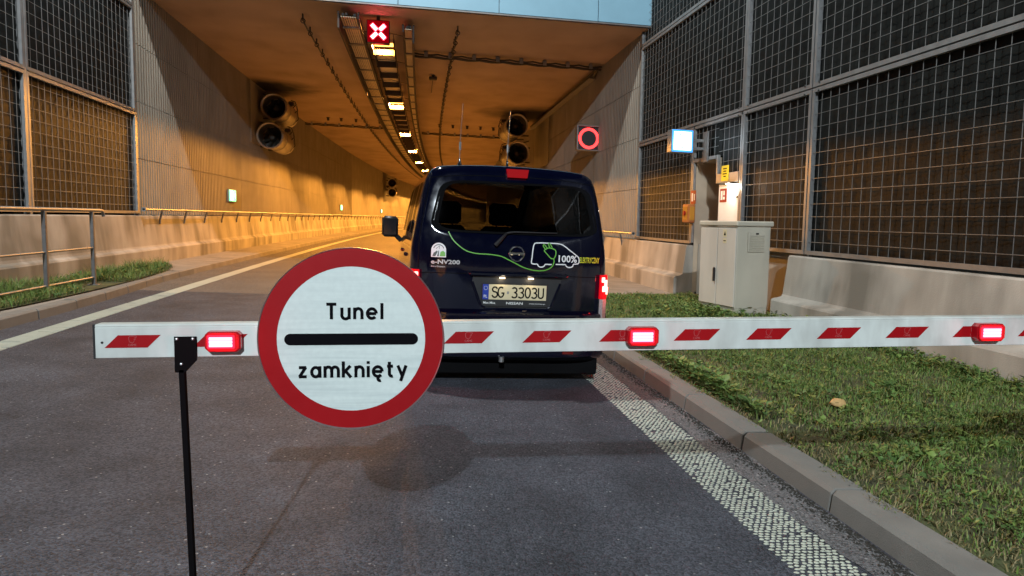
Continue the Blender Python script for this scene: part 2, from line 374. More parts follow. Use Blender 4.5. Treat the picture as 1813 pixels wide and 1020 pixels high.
mb.add([(KX(y) - .185, y, .118) for y in ys] + [(-5.75, y, .14) for y in ys], [(i, i + 1, n + i + 1, n + i) for i in range(n - 1)])
structure('sidewalk', mb, m_walk, warp=True)
def bankz(x): return .112 + .10 * max(0, min(1, (x - 2.34) / 2.9))
mb = MB(); xs = frange(2.337, 5.7, .12); ys = frange(-6, 13.5, .15); rng = random.Random(5)
mb.add([(x, y, bankz(x) + (rng.uniform(-.012, .014) if x > 2.5 else -.01)) for x in xs for y in ys],
       [(i * len(ys) + j, (i + 1) * len(ys) + j, (i + 1) * len(ys) + j + 1, i * len(ys) + j + 1) for i in range(len(xs) - 1) for j in range(len(ys) - 1)])
structure('bank_soil', mb, m_soil, warp=True, smooth=True, sharp=80)
mb = MB(); pts = []
for k in range(40):
    a = 2 * math.pi * k / 40; pts.append((-5.15 + .48 * math.cos(a), 11.6 + 4.9 * math.sin(a), .142))
mb.quad(*pts); structure('verge_soil', mb, m_soil, warp=True)

# ---------------------------------------------------------------- the tunnel
tn = thing('tunnel', W(0, 17.5, 0), 'road tunnel mouth with brown concrete ceiling, ribbed side walls and pale blue panels', 'tunnel')
TY = frange(17.5, 235, 2.5)
mb = MB(); mb.sweep([(-6.6, 6.11), (-6.6, 6.7), (6.2, 6.7), (6.2, 6.11)], TY, closed=True); mb.build('ceiling', m_ceil, tn, warp=True)
def ribbed(x, sg, y0, y1, z0, z1, rows, ribs=True):
    b = MB(); zs = [z0 + (z1 - z0) * i / rows for i in range(rows + 1)]; d = .036
    y = y0
    while y < y1 - .1:
        ye = min(y + 4.8, y1); n = max(1, int((ye - y - .02) / .155))
        for r_ in range(rows):
            za, zb = zs[r_] + .008, zs[r_ + 1] - .008; cols = []
            if ribs:
                for i in range(n):
                    yy = y + .01 + i * (ye - y - .02) / n; p = (ye - y - .02) / n
                    cols += [(yy, 0), (yy + p * .5, 0), (yy + p * .58, d), (yy + p * .92, d)]
                cols.append((ye - .01, 0))
            else: cols = [(y + .01, 0), (ye - .01, 0)]
            m_ = len(cols)
            b.add([(x + sg * o, yy, za) for yy, o in cols] + [(x + sg * o, yy, zb) for yy, o in cols], [(i, i + 1, m_ + i + 1, m_ + i) for i in range(m_ - 1)])
        y = ye
    ys = frange(y0, y1, 2.5)
    b.sweep([(x + sg * .04, z0), (x + sg * .04, z1)], ys)
    return b
ribbed(-5.9, -1, 17.3, 60, 1.2, 6.12, 4).build('side_wall', m_wallc, tn, warp=True)
ribbed(-5.9, -1, 60, 235, 1.2, 6.12, 4, False).build('side_wall', m_wallc, tn, warp=True)
ribbed(5.52, 1, 17.9, 60, 1.12, 6.12, 4).build('side_wall', m_wallc, tn, warp=True)
ribbed(5.52, 1, 60, 235, 1.12, 6.12, 4, False).build('side_wall', m_wallc, tn, warp=True)
fx = [-6.55, -4.88, -2.6, -.32, 1.96, 4.28, 6.15]
for row, (za, zb) in enumerate(((6.15, 6.77), (6.785, 7.5), (7.515, 8.3))):
    for a, b_ in zip(fx[:-1], fx[1:]):
        mb = MB(); mb.box(((a + b_) / 2, 17.44, (za + zb) / 2), (b_ - a - .014, .06, zb - za), ch=.004); mb.build('facade_panel', m_facade, tn, warp=True)
mb = MB(); mb.box((-.2, 17.49, 7.2), (12.7, .03, 2.2)); mb.box((-.2, 17.45, 6.125), (12.7, .075, .03)); mb.build('facade_backing', m_steeld, tn, warp=True)

# ---------------------------------------------------------------- parapet walls
def parapet(name, prof, ys, label):
    b = MB(); b.sweep(prof, ys, closed=True); o = b.build(name, m_conc, warp=True); tag(o, label, 'wall'); return o
PR = [(5.15, -.1), (5.16, .46), (5.175, .485), (5.30, .515), (5.335, .55), (5.40, 1.10), (5.42, 1.12), (5.60, 1.12), (5.60, -.1)]
parapet('parapet_wall', PR, frange(-8, 10.15, 2), 'stained pale concrete parapet beside the grass bank, right of the grey cabinet')
parapet('parapet_wall', PR, frange(14.2, 235, 3), 'pale concrete parapet running into the tunnel behind the van, carrying the short handrail')
PL = [(-5.66, -.1), (-5.66, .44), (-5.68, .47), (-5.74, .5), (-5.76, .54), (-5.84, 1.18), (-5.86, 1.2), (-6.1, 1.2), (-6.1, -.1)]
parapet('parapet_wall', PL, frange(-8, 235, 3), 'long weathered concrete parapet on the left, from the railing into the orange tunnel')

# ---------------------------------------------------------------- noise barriers
def grid(b, x, y0, y1, z0, z1, py=.205, pz=.178, r=.0042):
    n = max(1, round((y1 - y0) / py))
    for i in range(1, n):
        y = y0 + (y1 - y0) * i / n + rnd.uniform(-.006, .006); b.tube([(x, y, z0), (x + rnd.uniform(-.004, .004), y, (z0 + z1) / 2), (x, y, z1)], r, 5, cap=False)
    n = max(1, round((z1 - z0) / pz))
    for i in range(1, n):
        z = z0 + (z1 - z0) * i / n; b.tube([(x - .012, y0, z), (x - .012, (y0 + y1) / 2, z + rnd.uniform(-.006, .006)), (x - .012, y1, z)], r, 5, cap=False)
def bay(root, x, sg, y0, y1, z0, z1, fr=True):
    b = MB(); ny, nz = max(1, round((y1 - y0) / .205)), max(1, round((z1 - z0) / .178))
    g = [[(x + sg * (.066 + rnd.uniform(-.004, .006)), y0 + (y1 - y0) * i / ny, z0 + (z1 - z0) * j / nz) for j in range(nz + 1)] for i in range(ny + 1)]
    b.v = [q for r_ in g for q in r_]
    for i in range(ny):
        for j in range(nz):
            a = i * (nz + 1) + j; c = len(b.v); b.v.append((x + sg * (.046 + rnd.uniform(-.006, .008)), y0 + (y1 - y0) * (i + .5) / ny, z0 + (z1 - z0) * (j + .5) / nz))
            for q in ((a, a + 1), (a + 1, a + nz + 2), (a + nz + 2, a + nz + 1), (a + nz + 1, a)): b.f.append((*q, c)); b.m.append(0)
    b.box((x + sg * .12, (y0 + y1) / 2, (z0 + z1) / 2), (.07, y1 - y0, z1 - z0)); p = b.build('absorber_panel', m_absorb, root, warp=True, smooth=True)
    b = MB(); grid(b, x + sg * .01, y0, y1, z0, z1); b.build('wire_grid', m_wire, p, warp=True, smooth=True)
    if fr:
        b = MB(); w = .055
        for z in (z0 + w / 2, z1 - w / 2): b.box((x, (y0 + y1) / 2, z), (.05, y1 - y0 - 2 * w, w))
        for y in (y0 + w / 2, y1 - w / 2): b.box((x, y, (z0 + z1) / 2), (.05, w, z1 - z0))
        b.build('frame', m_steel, p, warp=True)
    return p
nb = thing('noise_barrier', W(5.5, 10, 1.1), 'dark noise barrier on the right with pale wire mesh and grey steel frames', 'noise barrier')
zr = (1.15, 3.45, 5.75, 8.05)
for y0, y1 in ((14.25, 17.88), (9.88, 12.02), (4.6, 9.85), (-.6, 4.57), (-5.8, -.63)): bay(nb, 5.5, 1, y0, y1, zr[0], zr[1] - .02)
for y0, y1 in ((12.04, 17.88), (9.88, 12.02), (4.6, 9.85), (-.6, 4.57), (-5.8, -.63)): bay(nb, 5.5, 1, y0, y1, zr[1], zr[2] - .02)
for y0, y1 in ((12.04, 17.88), (4.6, 12.02), (-5.8, 4.57)): bay(nb, 5.5, 1, y0, y1, zr[2], zr[3] - .02)
bay(nb, 5.5, 1, 12.04, 13.02, 2.46, zr[1] - .02, False); bay(nb, 5.5, 1, 13.05, 14.22, 2.80, zr[1] - .02, False)
mb = MB()
mb.box((5.5, 13.13, 3.405), (.05, 2.18, .05)); mb.box((5.5, 12.07, 2.3), (.05, .05, 2.26)); mb.box((5.5, 14.2, 2.3), (.05, .05, 2.26))
mb.box((5.5, 13.65, 2.765), (.05, 1.05, .06)); mb.box((5.5, 13.04, 2.62), (.05, .06, .35)); mb.build('niche_frame', m_steel, nb, warp=True)
mb = MB(); mb.box((5.492, 12.57, 2.36), (.05, .94, .17), ch=.006); mb.build('cover_plate', m_steel, nb, warp=True)
mb = MB()   # recess of the emergency niche
mb.quad((5.53, 14.17, .2), (6.6, 14.17, .2), (6.6, 14.17, 2.75), (5.53, 14.17, 2.75)); mb.quad((6.6, 14.17, .2), (6.6, 13.03, .2), (6.6, 13.03, 2.75), (6.6, 14.17, 2.75))
mb.quad((5.53, 13.03, .2), (6.6, 13.03, .2), (6.6, 13.03, 2.75), (5.53, 13.03, 2.75)); mb.quad((5.53, 14.17, 2.735), (6.6, 14.17, 2.735), (6.6, 13.03, 2.735), (5.53, 13.03, 2.735))
mb.build('niche_wall', m_beige, nb, warp=True)
mb = MB(); mb.box((5.64, 12.1, .65), (.05, 4.1, 1.0)); mb.build('back_wall', m_conc, nb, warp=True)
for y in (17.9, 12.03, 9.865, 4.585, -.615):
    mb = MB(); mb.box((5.56, y, 4.6), (.04, .05, 7.0)); mb.build('post', m_steel, nb, warp=True)
for y in (12.2, 11.85, 10.05, 9.68):
    for z in (3.38, 3.50): mb = MB(); mb.lathe([(.018, -.012), (.018, 0), (0, 0)], 8, 'x', (5.474, y, z)); mb.build('bolt', m_steeld, nb, warp=True)

nl = thing('noise_barrier', W(-5.9, 10, 1.2), 'dark noise barrier on the left behind the steel railing, wire mesh in grey frames', 'noise barrier')
zl = (1.24, 3.42, 5.62, 7.9)
for y0, y1 in ((12.62, 17.2), (7.98, 12.56), (3.36, 7.94), (-2, 3.3)):
    for a, b_ in zip(zl[:-1], zl[1:]): bay(nl, -5.9, -1, y0, y1, a, b_ - .02)
for y in (17.24, 12.59, 7.96, 3.33):
    mb = MB(); mb.box((-5.93, y, 4.55), (.10, .085, 6.7), ch=.008); mb.build('post', m_steel, nl, warp=True)

# ---------------------------------------------------------------- text helpers
def stroke(b, pts, w, y, sc, ox, oz, closed=False, f=None):
    P = [Vector((p[0] * sc + ox, p[1] * sc + oz)) for p in pts]; n = len(P); Lf = []; Rt = []
    for i in range(n):
        a = P[i - 1] if (i > 0 or closed) else P[i]; c = P[(i + 1) % n] if (i < n - 1 or closed) else P[i]
        d0 = (P[i] - a); d1 = (c - P[i])
        if d0.length < 1e-9: d0 = d1
        if d1.length < 1e-9: d1 = d0
        d0 = d0.normalized(); d1 = d1.normalized(); t = (d0 + d1)
        t = t.normalized() if t.length > 1e-6 else d0
        nn = Vector((-t.y, t.x)); k = min(1.8, 1 / max(.35, nn.dot(Vector((-d0.y, d0.x)))))
        Lf.append(P[i] + nn * w / 2 * k); Rt.append(P[i] - nn * w / 2 * k)
    g = f or (lambda a, y_, c: (a, y_, c))
    vs = [g(p.x, y, p.y) for p in Lf + Rt]; m_ = n if closed else n - 1
    b.add(vs, [(i, (i + 1) % n, n + (i + 1) % n, n + i) for i in range(m_)])
def arc(cx, cy, rx, ry, a0, a1, n=14): return [(cx + rx * math.cos(R(a0 + (a1 - a0) * i / n)), cy + ry * math.sin(R(a0 + (a1 - a0) * i / n))) for i in range(n + 1)]
GL = {
 'T': (.60, [[(0, .93), (.60, .93)], [(.30, .93), (.30, 0)]]),
 'u': (.44, [[(0, .72), (0, .24)] + arc(.22, .24, .22, .22, 180, 360) + [(.44, .72)], [(.44, .72), (.44, -.0)]]),
 'n': (.44, [[(0, 0), (0, .72)], [(0, .40)] + arc(.22, .42, .22, .24, 180, 0) + [(.44, 0)]]),
 'e': (.54, [[(.02, .35), (.53, .35)], arc(.27, .35, .27, .30, 0, 318, 24)]),
 'ę': (.54, [[(.02, .35), (.53, .35)], arc(.27, .35, .27, .30, 0, 318, 24), arc(.40, -.08, .12, .14, 120, 300, 8)]),
 'l': (.02, [[(0.01, 0), (0.01, 1.)]]),
 'z': (.46, [[(0, .64), (.44, .64)], [(.41, .66), (.03, .06)], [(0, .07), (.46, .07)]]),
 'a': (.50, [arc(.24, .35, .24, .29, 0, 360, 24), [(.49, .72), (.49, 0)]]),
 'm': (.80, [[(0, 0), (0, .72)], [(0, .42)] + arc(.2, .44, .2, .22, 180, 0) + [(.4, 0)], [(.4, .42)] + arc(.6, .44, .2, .22, 180, 0) + [(.8, 0)]]),
 'k': (.46, [[(0, 0), (0, 1.)], [(.43, .72), (.02, .30)], [(.14, .40), (.46, 0)]]),
 'i': (.02, [[(.01, 0), (.01, .70)], [(.01, .84), (.01, 1.0)]]),
 't': (.36, [[(.14, .95), (.14, .22)] + arc(.30, .22, .16, .17, 180, 290, 8), [(0, .68), (.36, .68)]]),
 'y': (.50, [[(0, .72), (.27, .05)], [(.50, .72), (.17, -.26)]]),
 'S': (.5, [[(.47, .80)] + arc(.25, .74, .22, .22, 20, 250, 14) + arc(.25, .27, .24, .25, 75, -170, 16)]),
 'G': (.56, [arc(.28, .5, .27, .46, 50, 340, 24) + [(.54, .42), (.32, .42)]]),
 '3': (.5, [arc(.23, .72, .22, .22, 150, -80, 14) + arc(.23, .26, .25, .24, 80, -150, 16)]),
 '0': (.5, [arc(.25, .5, .23, .46, 0, 360, 28)]),
 'U': (.5, [[(.02, .97), (.02, .27)] + arc(.25, .27, .23, .24, 180, 360) + [(.48, .97)]]),
 ' ': (.28, []),
}
def write(b, s, x0, x1, zb, cap, w, y, f=None):
    gap = .20; tot = sum(GL[c][0] for c in s) + gap * (len(s) - 1)
    width = (x1 - x0 - w); k = (width / cap - sum(GL[c][0] for c in s)) / max(1, len(s) - 1); x = x0 + w / 2; j = 0
    for c in s:
        for st in GL[c][1]:
            stroke(b, st, w, y - j * .00012, cap, x, zb, f=f); j += 1
        x += (GL[c][0] + k) * cap
def text(s, size, bold=0.):
    cu = bpy.data.curves.new('t', 'FONT'); cu.body = s; cu.size = size; cu.offset = bold; cu.resolution_u = 2
    o = bpy.data.objects.new('t', cu); me = bpy.data.meshes.new_from_object(o)
    v = [tuple(p.co) for p in me.vertices]; f = [tuple(p.vertices) for p in me.polygons]
    bpy.data.objects.remove(o); bpy.data.curves.remove(cu); bpy.data.meshes.remove(me); return v, f
def put_text(b, s, x0, x1, z0, z1, f, bold=0.):
    v, fc = text(s, 1., bold)
    if not v: return
    xs = [p[0] for p in v]; ys = [p[1] for p in v]; ax, bx, ay, by = min(xs), max(xs), min(ys), max(ys)
    b.add([f(x0 + (p[0] - ax) / (bx - ax) * (x1 - x0), z0 + (p[1] - ay) / (by - ay) * (z1 - z0)) for p in v], fc)

# ---------------------------------------------------------------- the barrier
br = thing('barrier_arm', (-.98, 2.45, .95), 'white barrier arm with red slanted patches and three glowing red lamps across the lane', 'barrier')
AZ = lambda x: 1.022 + .0055 * (x + .97)          # the arm rises a little towards its drive
def armp(b, x0, x1, prof, mi=0):
    n = len(prof); b.add([(x, y, AZ(x) + z) for x in (x0, x1) for y, z in prof],
        [tuple(range(n))[::-1], tuple(range(n, 2 * n))] + [(i, (i + 1) % n, n + (i + 1) % n, n + i) for i in range(n)], mi)
rp = [(2.428, -.050), (2.428, .0435), (2.4305, .0445), (2.4305, .0475), (2.428, .0485), (2.434, .054), (2.478, .054), (2.484, .048), (2.484, -.045), (2.478, -.052), (2.434, -.052)]
mb = MB(); armp(mb, -.968, 3.45, rp); mb.build('arm_profile', m_white, br)
mb = MB(); armp(mb, -.974, -.9685, [(2.4265, -.053), (2.4265, .055), (2.486, .055), (2.486, -.053)]); mb.tube([(-.948, 2.4285, AZ(-.95) - .002), (-.948, 2.426, AZ(-.95) - .002)], .004, 8); mb.build('end_cap', m_dark, br)
for k in range(-1, 16):
    x = -.680 + .2615 * k
    if x > 3.2: break
    z = AZ(x); mb = MB()
    pts = [(x, z - .019), (x + .126, z - .019 + .0007), (x + .166, z + .0205 + .0007), (x + .040, z + .0205)]
    mb.add([(a, 2.4268, b_) for a, b_ in pts] + [(a, 2.4278, b_) for a, b_ in pts], [(0, 1, 2, 3), (0, 4, 5, 1), (1, 5, 6, 2), (2, 6, 7, 3), (3, 7, 4, 0)])
    rp_ = mb.build('red_patch', m_red, br)
    b = MB(); put_text(b, 'CAME', x + .069, x + .094, z - .0135, z - .0065, lambda a, c: (a, 2.4263, c))
    for st in ([(0, .7), (.15, .9), (.9, .95), (1, .8), (.85, .65), (.7, .7)], [(0, .7), (.1, .15), (.5, 0), (.75, .35)], [(.62, .45), (.9, .5)]):
        stroke(b, st, .0011, 2.4264, .024, x + .071, z - .004)
    b.build('maker_mark', mat('worn_print', (.40, .10, .10), .5) if k == -1 else bpy.data.materials['worn_print'], rp_)
for xc in (-.583, .772, 2.062):
    z = AZ(xc) + .0005; mb = MB(); hx, hz = .054, .032
    oct_ = [(-hx, -hz + .012), (-hx + .012, -hz), (hx - .012, -hz), (hx, -hz + .012), (hx, hz - .010), (hx - .01, hz), (-hx + .01, hz), (-hx, hz - .01)]
    mb.prism([(xc + a, z + c) for a, c in oct_], 2.4275, 2.398); mb.prism([(xc + a * .93, z + c * .9) for a, c in oct_], 2.398, 2.392)
    wl = mb.build('warning_lamp', m_redhouse, br)
    mb = MB(); mb.box((xc - .004, 2.391, z + .001), (.082, .006, .043), ch=.0028); le = mb.build('lens', m_rededge, wl)
    mb = MB()
    for q in (-.0105, 0, .0105): mb.box((xc - .004, 2.3868, z + .001 + q), (.070, .004, .0095), ch=.0015)
    mb.build('led_row', m_redlens, le)
    light('warning_light', 'POINT', (xc, 2.365, z), .45, (1, .012, .03), shadow_soft_size=.02)
mb = MB(); mb.prism([(-.734, .925), (-.703, .925), (-.668, .963), (-.668, 1.038), (-.734, 1.038)], 2.4255, 2.419)
bk = mb.build('leg_bracket', m_bracket, br)
mb = MB()
for x, z in ((-.726, 1.031), (-.678, 1.031), (-.714, .952)): mb.lathe([(0, 2.4135), (.0035, 2.4145), (.0055, 2.419)], 10, 'y', (x, 0, z))
mb.build('bolt', m_alu, bk)
mb = MB(); mb.box((-.7035, 2.43, .467), (.018, .022, .935), Matrix.Rotation(R(-1.35), 3, 'Y'), ch=.002); mb.build('support_leg', m_bracket, br)
mb = MB(); mb.box((3.6, 2.6, .58), (.36, .30, .98), ch=.02); mb.box((3.6, 2.6, 1.08), (.38, .32, .03), ch=.01); mb.build('drive_housing', m_white, br)

# ---------------------------------------------------------------- round sign
sx, sz = -.1885, 1.030
sg = thing('road_sign', (sx, 2.40, sz), 'round red-rimmed white sign lettered in black, fixed on the barrier arm', 'road sign')
f_s = lambda r_, y: (r_, y)
mb = MB(); mb.lathe([(.2885, 2.404), (.2925, 2.400), (.2925, 2.414), (.288, 2.418), (0, 2.418)], 96, 'y', (sx, 0, sz)); mb.build('rim', m_alu, sg, smooth=True)
mb = MB(); mb.lathe([(.2325, 2.4025), (.289, 2.4025), (.289, 2.412)], 96, 'y', (sx, 0, sz)); mb.build('red_border', m_red, sg)
mb = MB(); mb.lathe([(0, 2.4032), (.2335, 2.4032), (.2335, 2.410)], 96, 'y', (sx, 0, sz)); mb.build('white_disc', m_signwhite, sg)
mb = MB(); hw, hr = .2095, .0185
mb.add([(sx + p[0], 2.4016, sz + p[1]) for p in arc(-hw + hr, 0, hr, hr, 90, 270, 16) + arc(hw - hr, 0, hr, hr, -90, 90, 16)], [tuple(range(34))])
write(mb, 'Tunel', sx - .0838, sx + .1000, sz + .0645, .0515, .0098, 2.4018)
write(mb, 'zamknięty', sx - .1705, sx + .176, sz - .1235, .0520, .0098, 2.4018)
mb.build('black_lettering', m_signblack, sg)
mb = MB(); mb.box((sx, 2.4225, sz), (.05, .007, .35)); mb.build('back_bracket', m_steeld, sg)

# ---------------------------------------------------------------- the van
YAW = R(2.5)
van = thing('van', (.83, 6.35, -SE * .83), 'dark blue electric van seen from behind, tail lights lit, in front of the tunnel', 'van', rot=(0, SE, YAW))
Lk = dict(local=True)
def cat(P, m_=5):
    out = []
    for i in range(len(P) - 1):
        p0, p1, p2, p3 = P[max(i - 1, 0)], P[i], P[i + 1], P[min(i + 2, len(P) - 1)]
        for k in range(m_):
            t = k / m_; out.append(tuple(.5 * ((2 * b) + (-a + c) * t + (2 * a - 5 * b + 4 * c - d) * t * t + (-a + 3 * b - 3 * c + d) * t ** 3) for a, b, c, d in zip(p0, p1, p2, p3)))
    out.append(tuple(P[-1])); return out
SEC = [(0, .25), (.40, .25), (.76, .25), (.83, .33), (.862, .60), (.872, .90), (.868, 1.12), (.848, 1.28), (.80, 1.56), (.745, 1.78), (.675, 1.862), (.52, 1.888), (.25, 1.903), (0, 1.907)]
HALF = cat(SEC, 5); NH = len(HALF)
def ring(y, wf=1., zr=1.907, zl=.25, tf=1.):
    pts = []
    for x, z in HALF:
        z2 = .25 + (z - .25) if z < .9 else .9 + (z - .9) * (zr - .9) / 1.007
        if z < .5: z2 = max(z2, zl)
        k = wf * (1 if z < 1.1 else 1 + (tf - 1) * min(1, (z - 1.1) / .6)); pts.append((x * k, y, z2))
    return pts + [(-x, y_, z) for x, y_, z in pts[-2:0:-1]]
def yr(x, z): return .15 * max(0, (z - 1.0) / .9) ** 1.6 + .07 * min(1.2, abs(x) / .87) ** 5
st = [(.30, 1, 1.907), (.6, 1, 1.907), (1.2, 1, 1.91), (1.9, 1, 1.905), (2.5, .998, 1.895), (2.8, .995, 1.88), (2.95, .993, 1.86), (3.1, .99, 1.80), (3.3, .988, 1.67), (3.5, .985, 1.53), (3.7, .982, 1.39), (3.85, .98, 1.29), (3.95, .978, 1.22), (4.1, .96, 1.15), (4.25, .93, 1.07), (4.35, .89, 1.0), (4.42, .82, .93), (4.46, .72, .88)]
ys_ = sorted(set([.30 + .15 * i for i in range(17)] + [s[0] for s in st]))
rings = []
base = ring(0); rings.append([(x, yr(x, z) + .085, z) for x, _, z in base])
for y in ys_:
    i = max(j for j in range(len(st)) if st[j][0] <= y); a = st[i]; b_ = st[min(i + 1, len(st) - 1)]
    t = 0 if b_[0] == a[0] else (y - a[0]) / (b_[0] - a[0]); rings.append(ring(y, a[1] + (b_[1] - a[1]) * t, a[2] + (b_[2] - a[2]) * t, .25 if y < 4.2 else .35))
NR = len(base); body, wsc, sidew = MB(), MB(), [MB() for _ in range(6)]
for i in range(len(rings) - 1):
    for k in range(NR):
        q = (rings[i][k], rings[i][(k + 1) % NR], rings[i + 1][(k + 1) % NR], rings[i + 1][k])
        cx = sum(p[0] for p in q) / 4; cy = sum(p[1] for p in q) / 4; cz = sum(p[2] for p in q) / 4
        kk = min(k, NR - k) / 5.
        if 3.0 < cy < 3.9 and kk > 10.0: tgt = wsc
        elif .40 < cy < 3.30 and 7.0 < kk < 8.9 and not (.9 < cy < 1.02 or 1.95 < cy < 2.1) and cz > 1.2: tgt = sidew[(3 if cx > 0 else 0) + (cy > .96) + (cy > 2.02)]
        else: tgt = body
        tgt.add(q, [(0, 1, 2, 3)])
def weld(mb_):
    key = {}; nv = []; mp = []
    for p in mb_.v:
        k = (round(p[0], 5), round(p[1], 5), round(p[2], 5))
        if k not in key: key[k] = len(nv); nv.append(p)
        mp.append(key[k])
    mb_.v = nv; fs = []; ms = []
    for f, m in zip(mb_.f, mb_.m):
        g = []
        for i in f:
            if mp[i] not in g: g.append(mp[i])
        if len(g) > 2: fs.append(tuple(g)); ms.append(m)
    mb_.f = fs; mb_.m = ms; return mb_
body.add(rings[-1], [tuple(range(NR))])
# tailgate side: rings from the outline in to the window opening
wcx, wcz = .025, 1.535
def winpt(x, z, sc=1.):
    a = math.atan2((z - wcz) / .215, (x - wcx) / .678); c, s = math.cos(a), math.sin(a); e = 7.
    r_ = (abs(c) ** e + abs(s) ** e) ** (-1 / e); X = .678 * r_ * c * sc; Z = .215 * r_ * s * sc
    return (wcx + X * (1 - .07 * (Z / .215)), wcz + Z)
win = [winpt(x, z) for x, _, z in base]
loops = [rings[0]]
for s_, dy in ((.988, .035), (.968, .010), (.94, 0)):
    loops.append([(x * s_, yr(x * s_, 1.05 + (z - 1.05) * s_) + dy, 1.05 + (z - 1.05) * s_) for x, _, z in base])
for t in (.25, .5, .75, .95, 1.0):
    L_ = []
    for (x, _, z), w_ in zip(loops[3], win):
        X = x + (w_[0] - x) * t; Z = z + (w_[1] - z) * t; L_.append((X, yr(X, Z) + (.012 if t == 1. else 0), Z))
    loops.append(L_)
for a, b_ in zip(loops[:-1], loops[1:]):
    for k in range(NR): body.add((a[k], a[(k + 1) % NR], b_[(k + 1) % NR], b_[k]), [(0, 1, 2, 3)])
weld(body).build('body', m_blue, van, smooth=True, sharp=60, **Lk)
weld(wsc).build('windscreen', m_glassc, van, smooth=True, **Lk); [weld(q).build('side_window', m_glasss, van, smooth=True, **Lk) for q in sidew if q.f]
mb = MB(); sc_ = (1.0, .965)
for s_, oy in ((1.04, -.004), (.955, .006)): mb.v += [(p[0], yr(*p) + oy, p[1]) for p in (winpt(x, z, s_) for x, _, z in base)]
mb.f = [(k, (k + 1) % NR, NR + (k + 1) % NR, NR + k) for k in range(NR)]; mb.m = [0] * NR
rw = MB(); SC = (.957, .88, .78, .66, .52, .38, .24, .1)
for s_ in SC: rw.v += [(p[0], yr(*p) + .0075, p[1]) for p in (winpt(x, z, s_) for x, _, z in base)]
rw.v.append((wcx, yr(wcx, wcz) + .0075, wcz)); m_ = len(SC) * NR
for i in range(len(SC) - 1): rw.f += [(i * NR + k, i * NR + (k + 1) % NR, (i + 1) * NR + (k + 1) % NR, (i + 1) * NR + k) for k in range(NR)]
rw.f += [(m_ - NR + k, m_ - NR + (k + 1) % NR, m_) for k in range(NR)]; rw.m = [0] * len(rw.f)
rwo = weld(rw).build('rear_window', m_glassd, van, smooth=True, **Lk); weld(mb).build('window_border', m_black, rwo, **Lk)
# bumper
mb = MB(); xs = frange(-.885, .885, .05); pr = [(.10, .665), (.02, .655), (-.012, .635), (-.022, .56), (-.022, .36), (-.008, .27), (.06, .225), (.25, .225)]
by = lambda x: -.075 + .17 * (abs(x) / .885) ** 7
mb.add([(x * (1 - .02 * (z < .3)), by(x) + y, z) for x in xs for y, z in pr], [(i * 8 + k, i * 8 + k + 1, (i + 1) * 8 + k + 1, (i + 1) * 8 + k) for i in range(len(xs) - 1) for k in range(7)])
bp = mb.build('rear_bumper', m_blue, van, smooth=True, **Lk)
for x in (-.475, .505):
    mb = MB(); mb.box((x, by(x) - .019, .308), (.10, .012, .03), ch=.003); mb.build('reflector', m_tail, bp, **Lk)
mb = MB(); mb.box((0, .12, .165), (1.66, .05, .17), ch=.01); mb.box((0, .9, .19), (1.3, 1.6, .10)); mb.box((0, 2.4, .2), (1.4, 2.2, .10)); mb.build('underbody_shade', m_black, van, **Lk)  # rear slab lowered in black to stand for shade under the bumper
mb = MB(); mb.tube([(-.079, .10, .235), (-.079, -.07, .235), (-.079, -.09, .245)], .014, 10); mb.lathe([(.012, -.025), (.024, -.022), (.024, .022), (.012, .025)], 14, 'z', (-.079, -.09, .245)); mb.build('tow_eye', m_alu, van, smooth=True, **Lk)
for x in (-.70, .70):
    mb = MB(); mb.box((x, .42, .20), (.24, .012, .26), ch=.003); mb.build('mud_flap', m_black, van, **Lk)
for x, y in ((-.765, .86), (.765, .86), (-.765, 3.58), (.765, 3.58)):
    s_ = 1 if x > 0 else -1; mb = MB(); mb.lathe([(.20, -.09), (.285, -.095), (.312, -.07), (.315, 0), (.312, .07), (.285, .095), (.20, .09)], 32, 'x', (x, y, .315)); wh = mb.build('wheel', m_black, van, smooth=True, **Lk)
    mb = MB(); mb.lathe([(0, s_ * .085), (.06, s_ * .09), (.08, s_ * .075), (.19, s_ * .082), (.205, s_ * .098)], 24, 'x', (x, y, .315)); mb.build('rim', m_steel, wh, smooth=True, **Lk)
    mb = MB(); mb.tube([(s_ * .868, y + .36 * math.cos(R(a)), .315 + .36 * math.sin(R(a))) for a in range(-8, 190, 12)], .022, 6); mb.build('wheel_arch', m_dark, van, smooth=True, **Lk)
# lamps
for s_ in (-1, 1):
    mb = MB(); pl = [(.795, .010), (.825, .006), (.868, .045), (.889, .11), (.885, .20), (.84, .20), (.80, .09)]
    mb.prism([(s_ * a, b_) for a, b_ in pl], .775, .985, f=lambda a, z, b: (a, b, z)); tl = mb.build('tail_light', m_taillit, van, **Lk)
    mb = MB(); mb.prism([(s_ * a, b_) for a, b_ in pl], .60, .772, f=lambda a, z, b: (a, b, z)); mb.build('clear_lens', m_clear, tl, **Lk)
    mb = MB()
    for (a, y_, z, w_, h) in ((.822, .012, .945, .035, .045), (.850, .026, .915, .03, .06), (.838, .018, .865, .05, .05), (.866, .044, .85, .02, .07)): mb.box((s_ * a, y_ - .006, z), (w_, .012, h), Matrix.Rotation(s_ * R(25), 3, 'Z'), ch=.004)
    mb.build('bulb', m_tailon, tl, **Lk)
    light('tail_light_glow', 'POINT', (s_ * .93, -.03, .90), 7, (1, .015, .01), van, shadow_soft_size=.03)
mb = MB(); mb.prism([(-.058, 1.802), (.112, 1.802), (.122, 1.872), (-.068, 1.872)], .085, .18); tb = mb.build('high_brake_light', m_brakehi, van, **Lk)
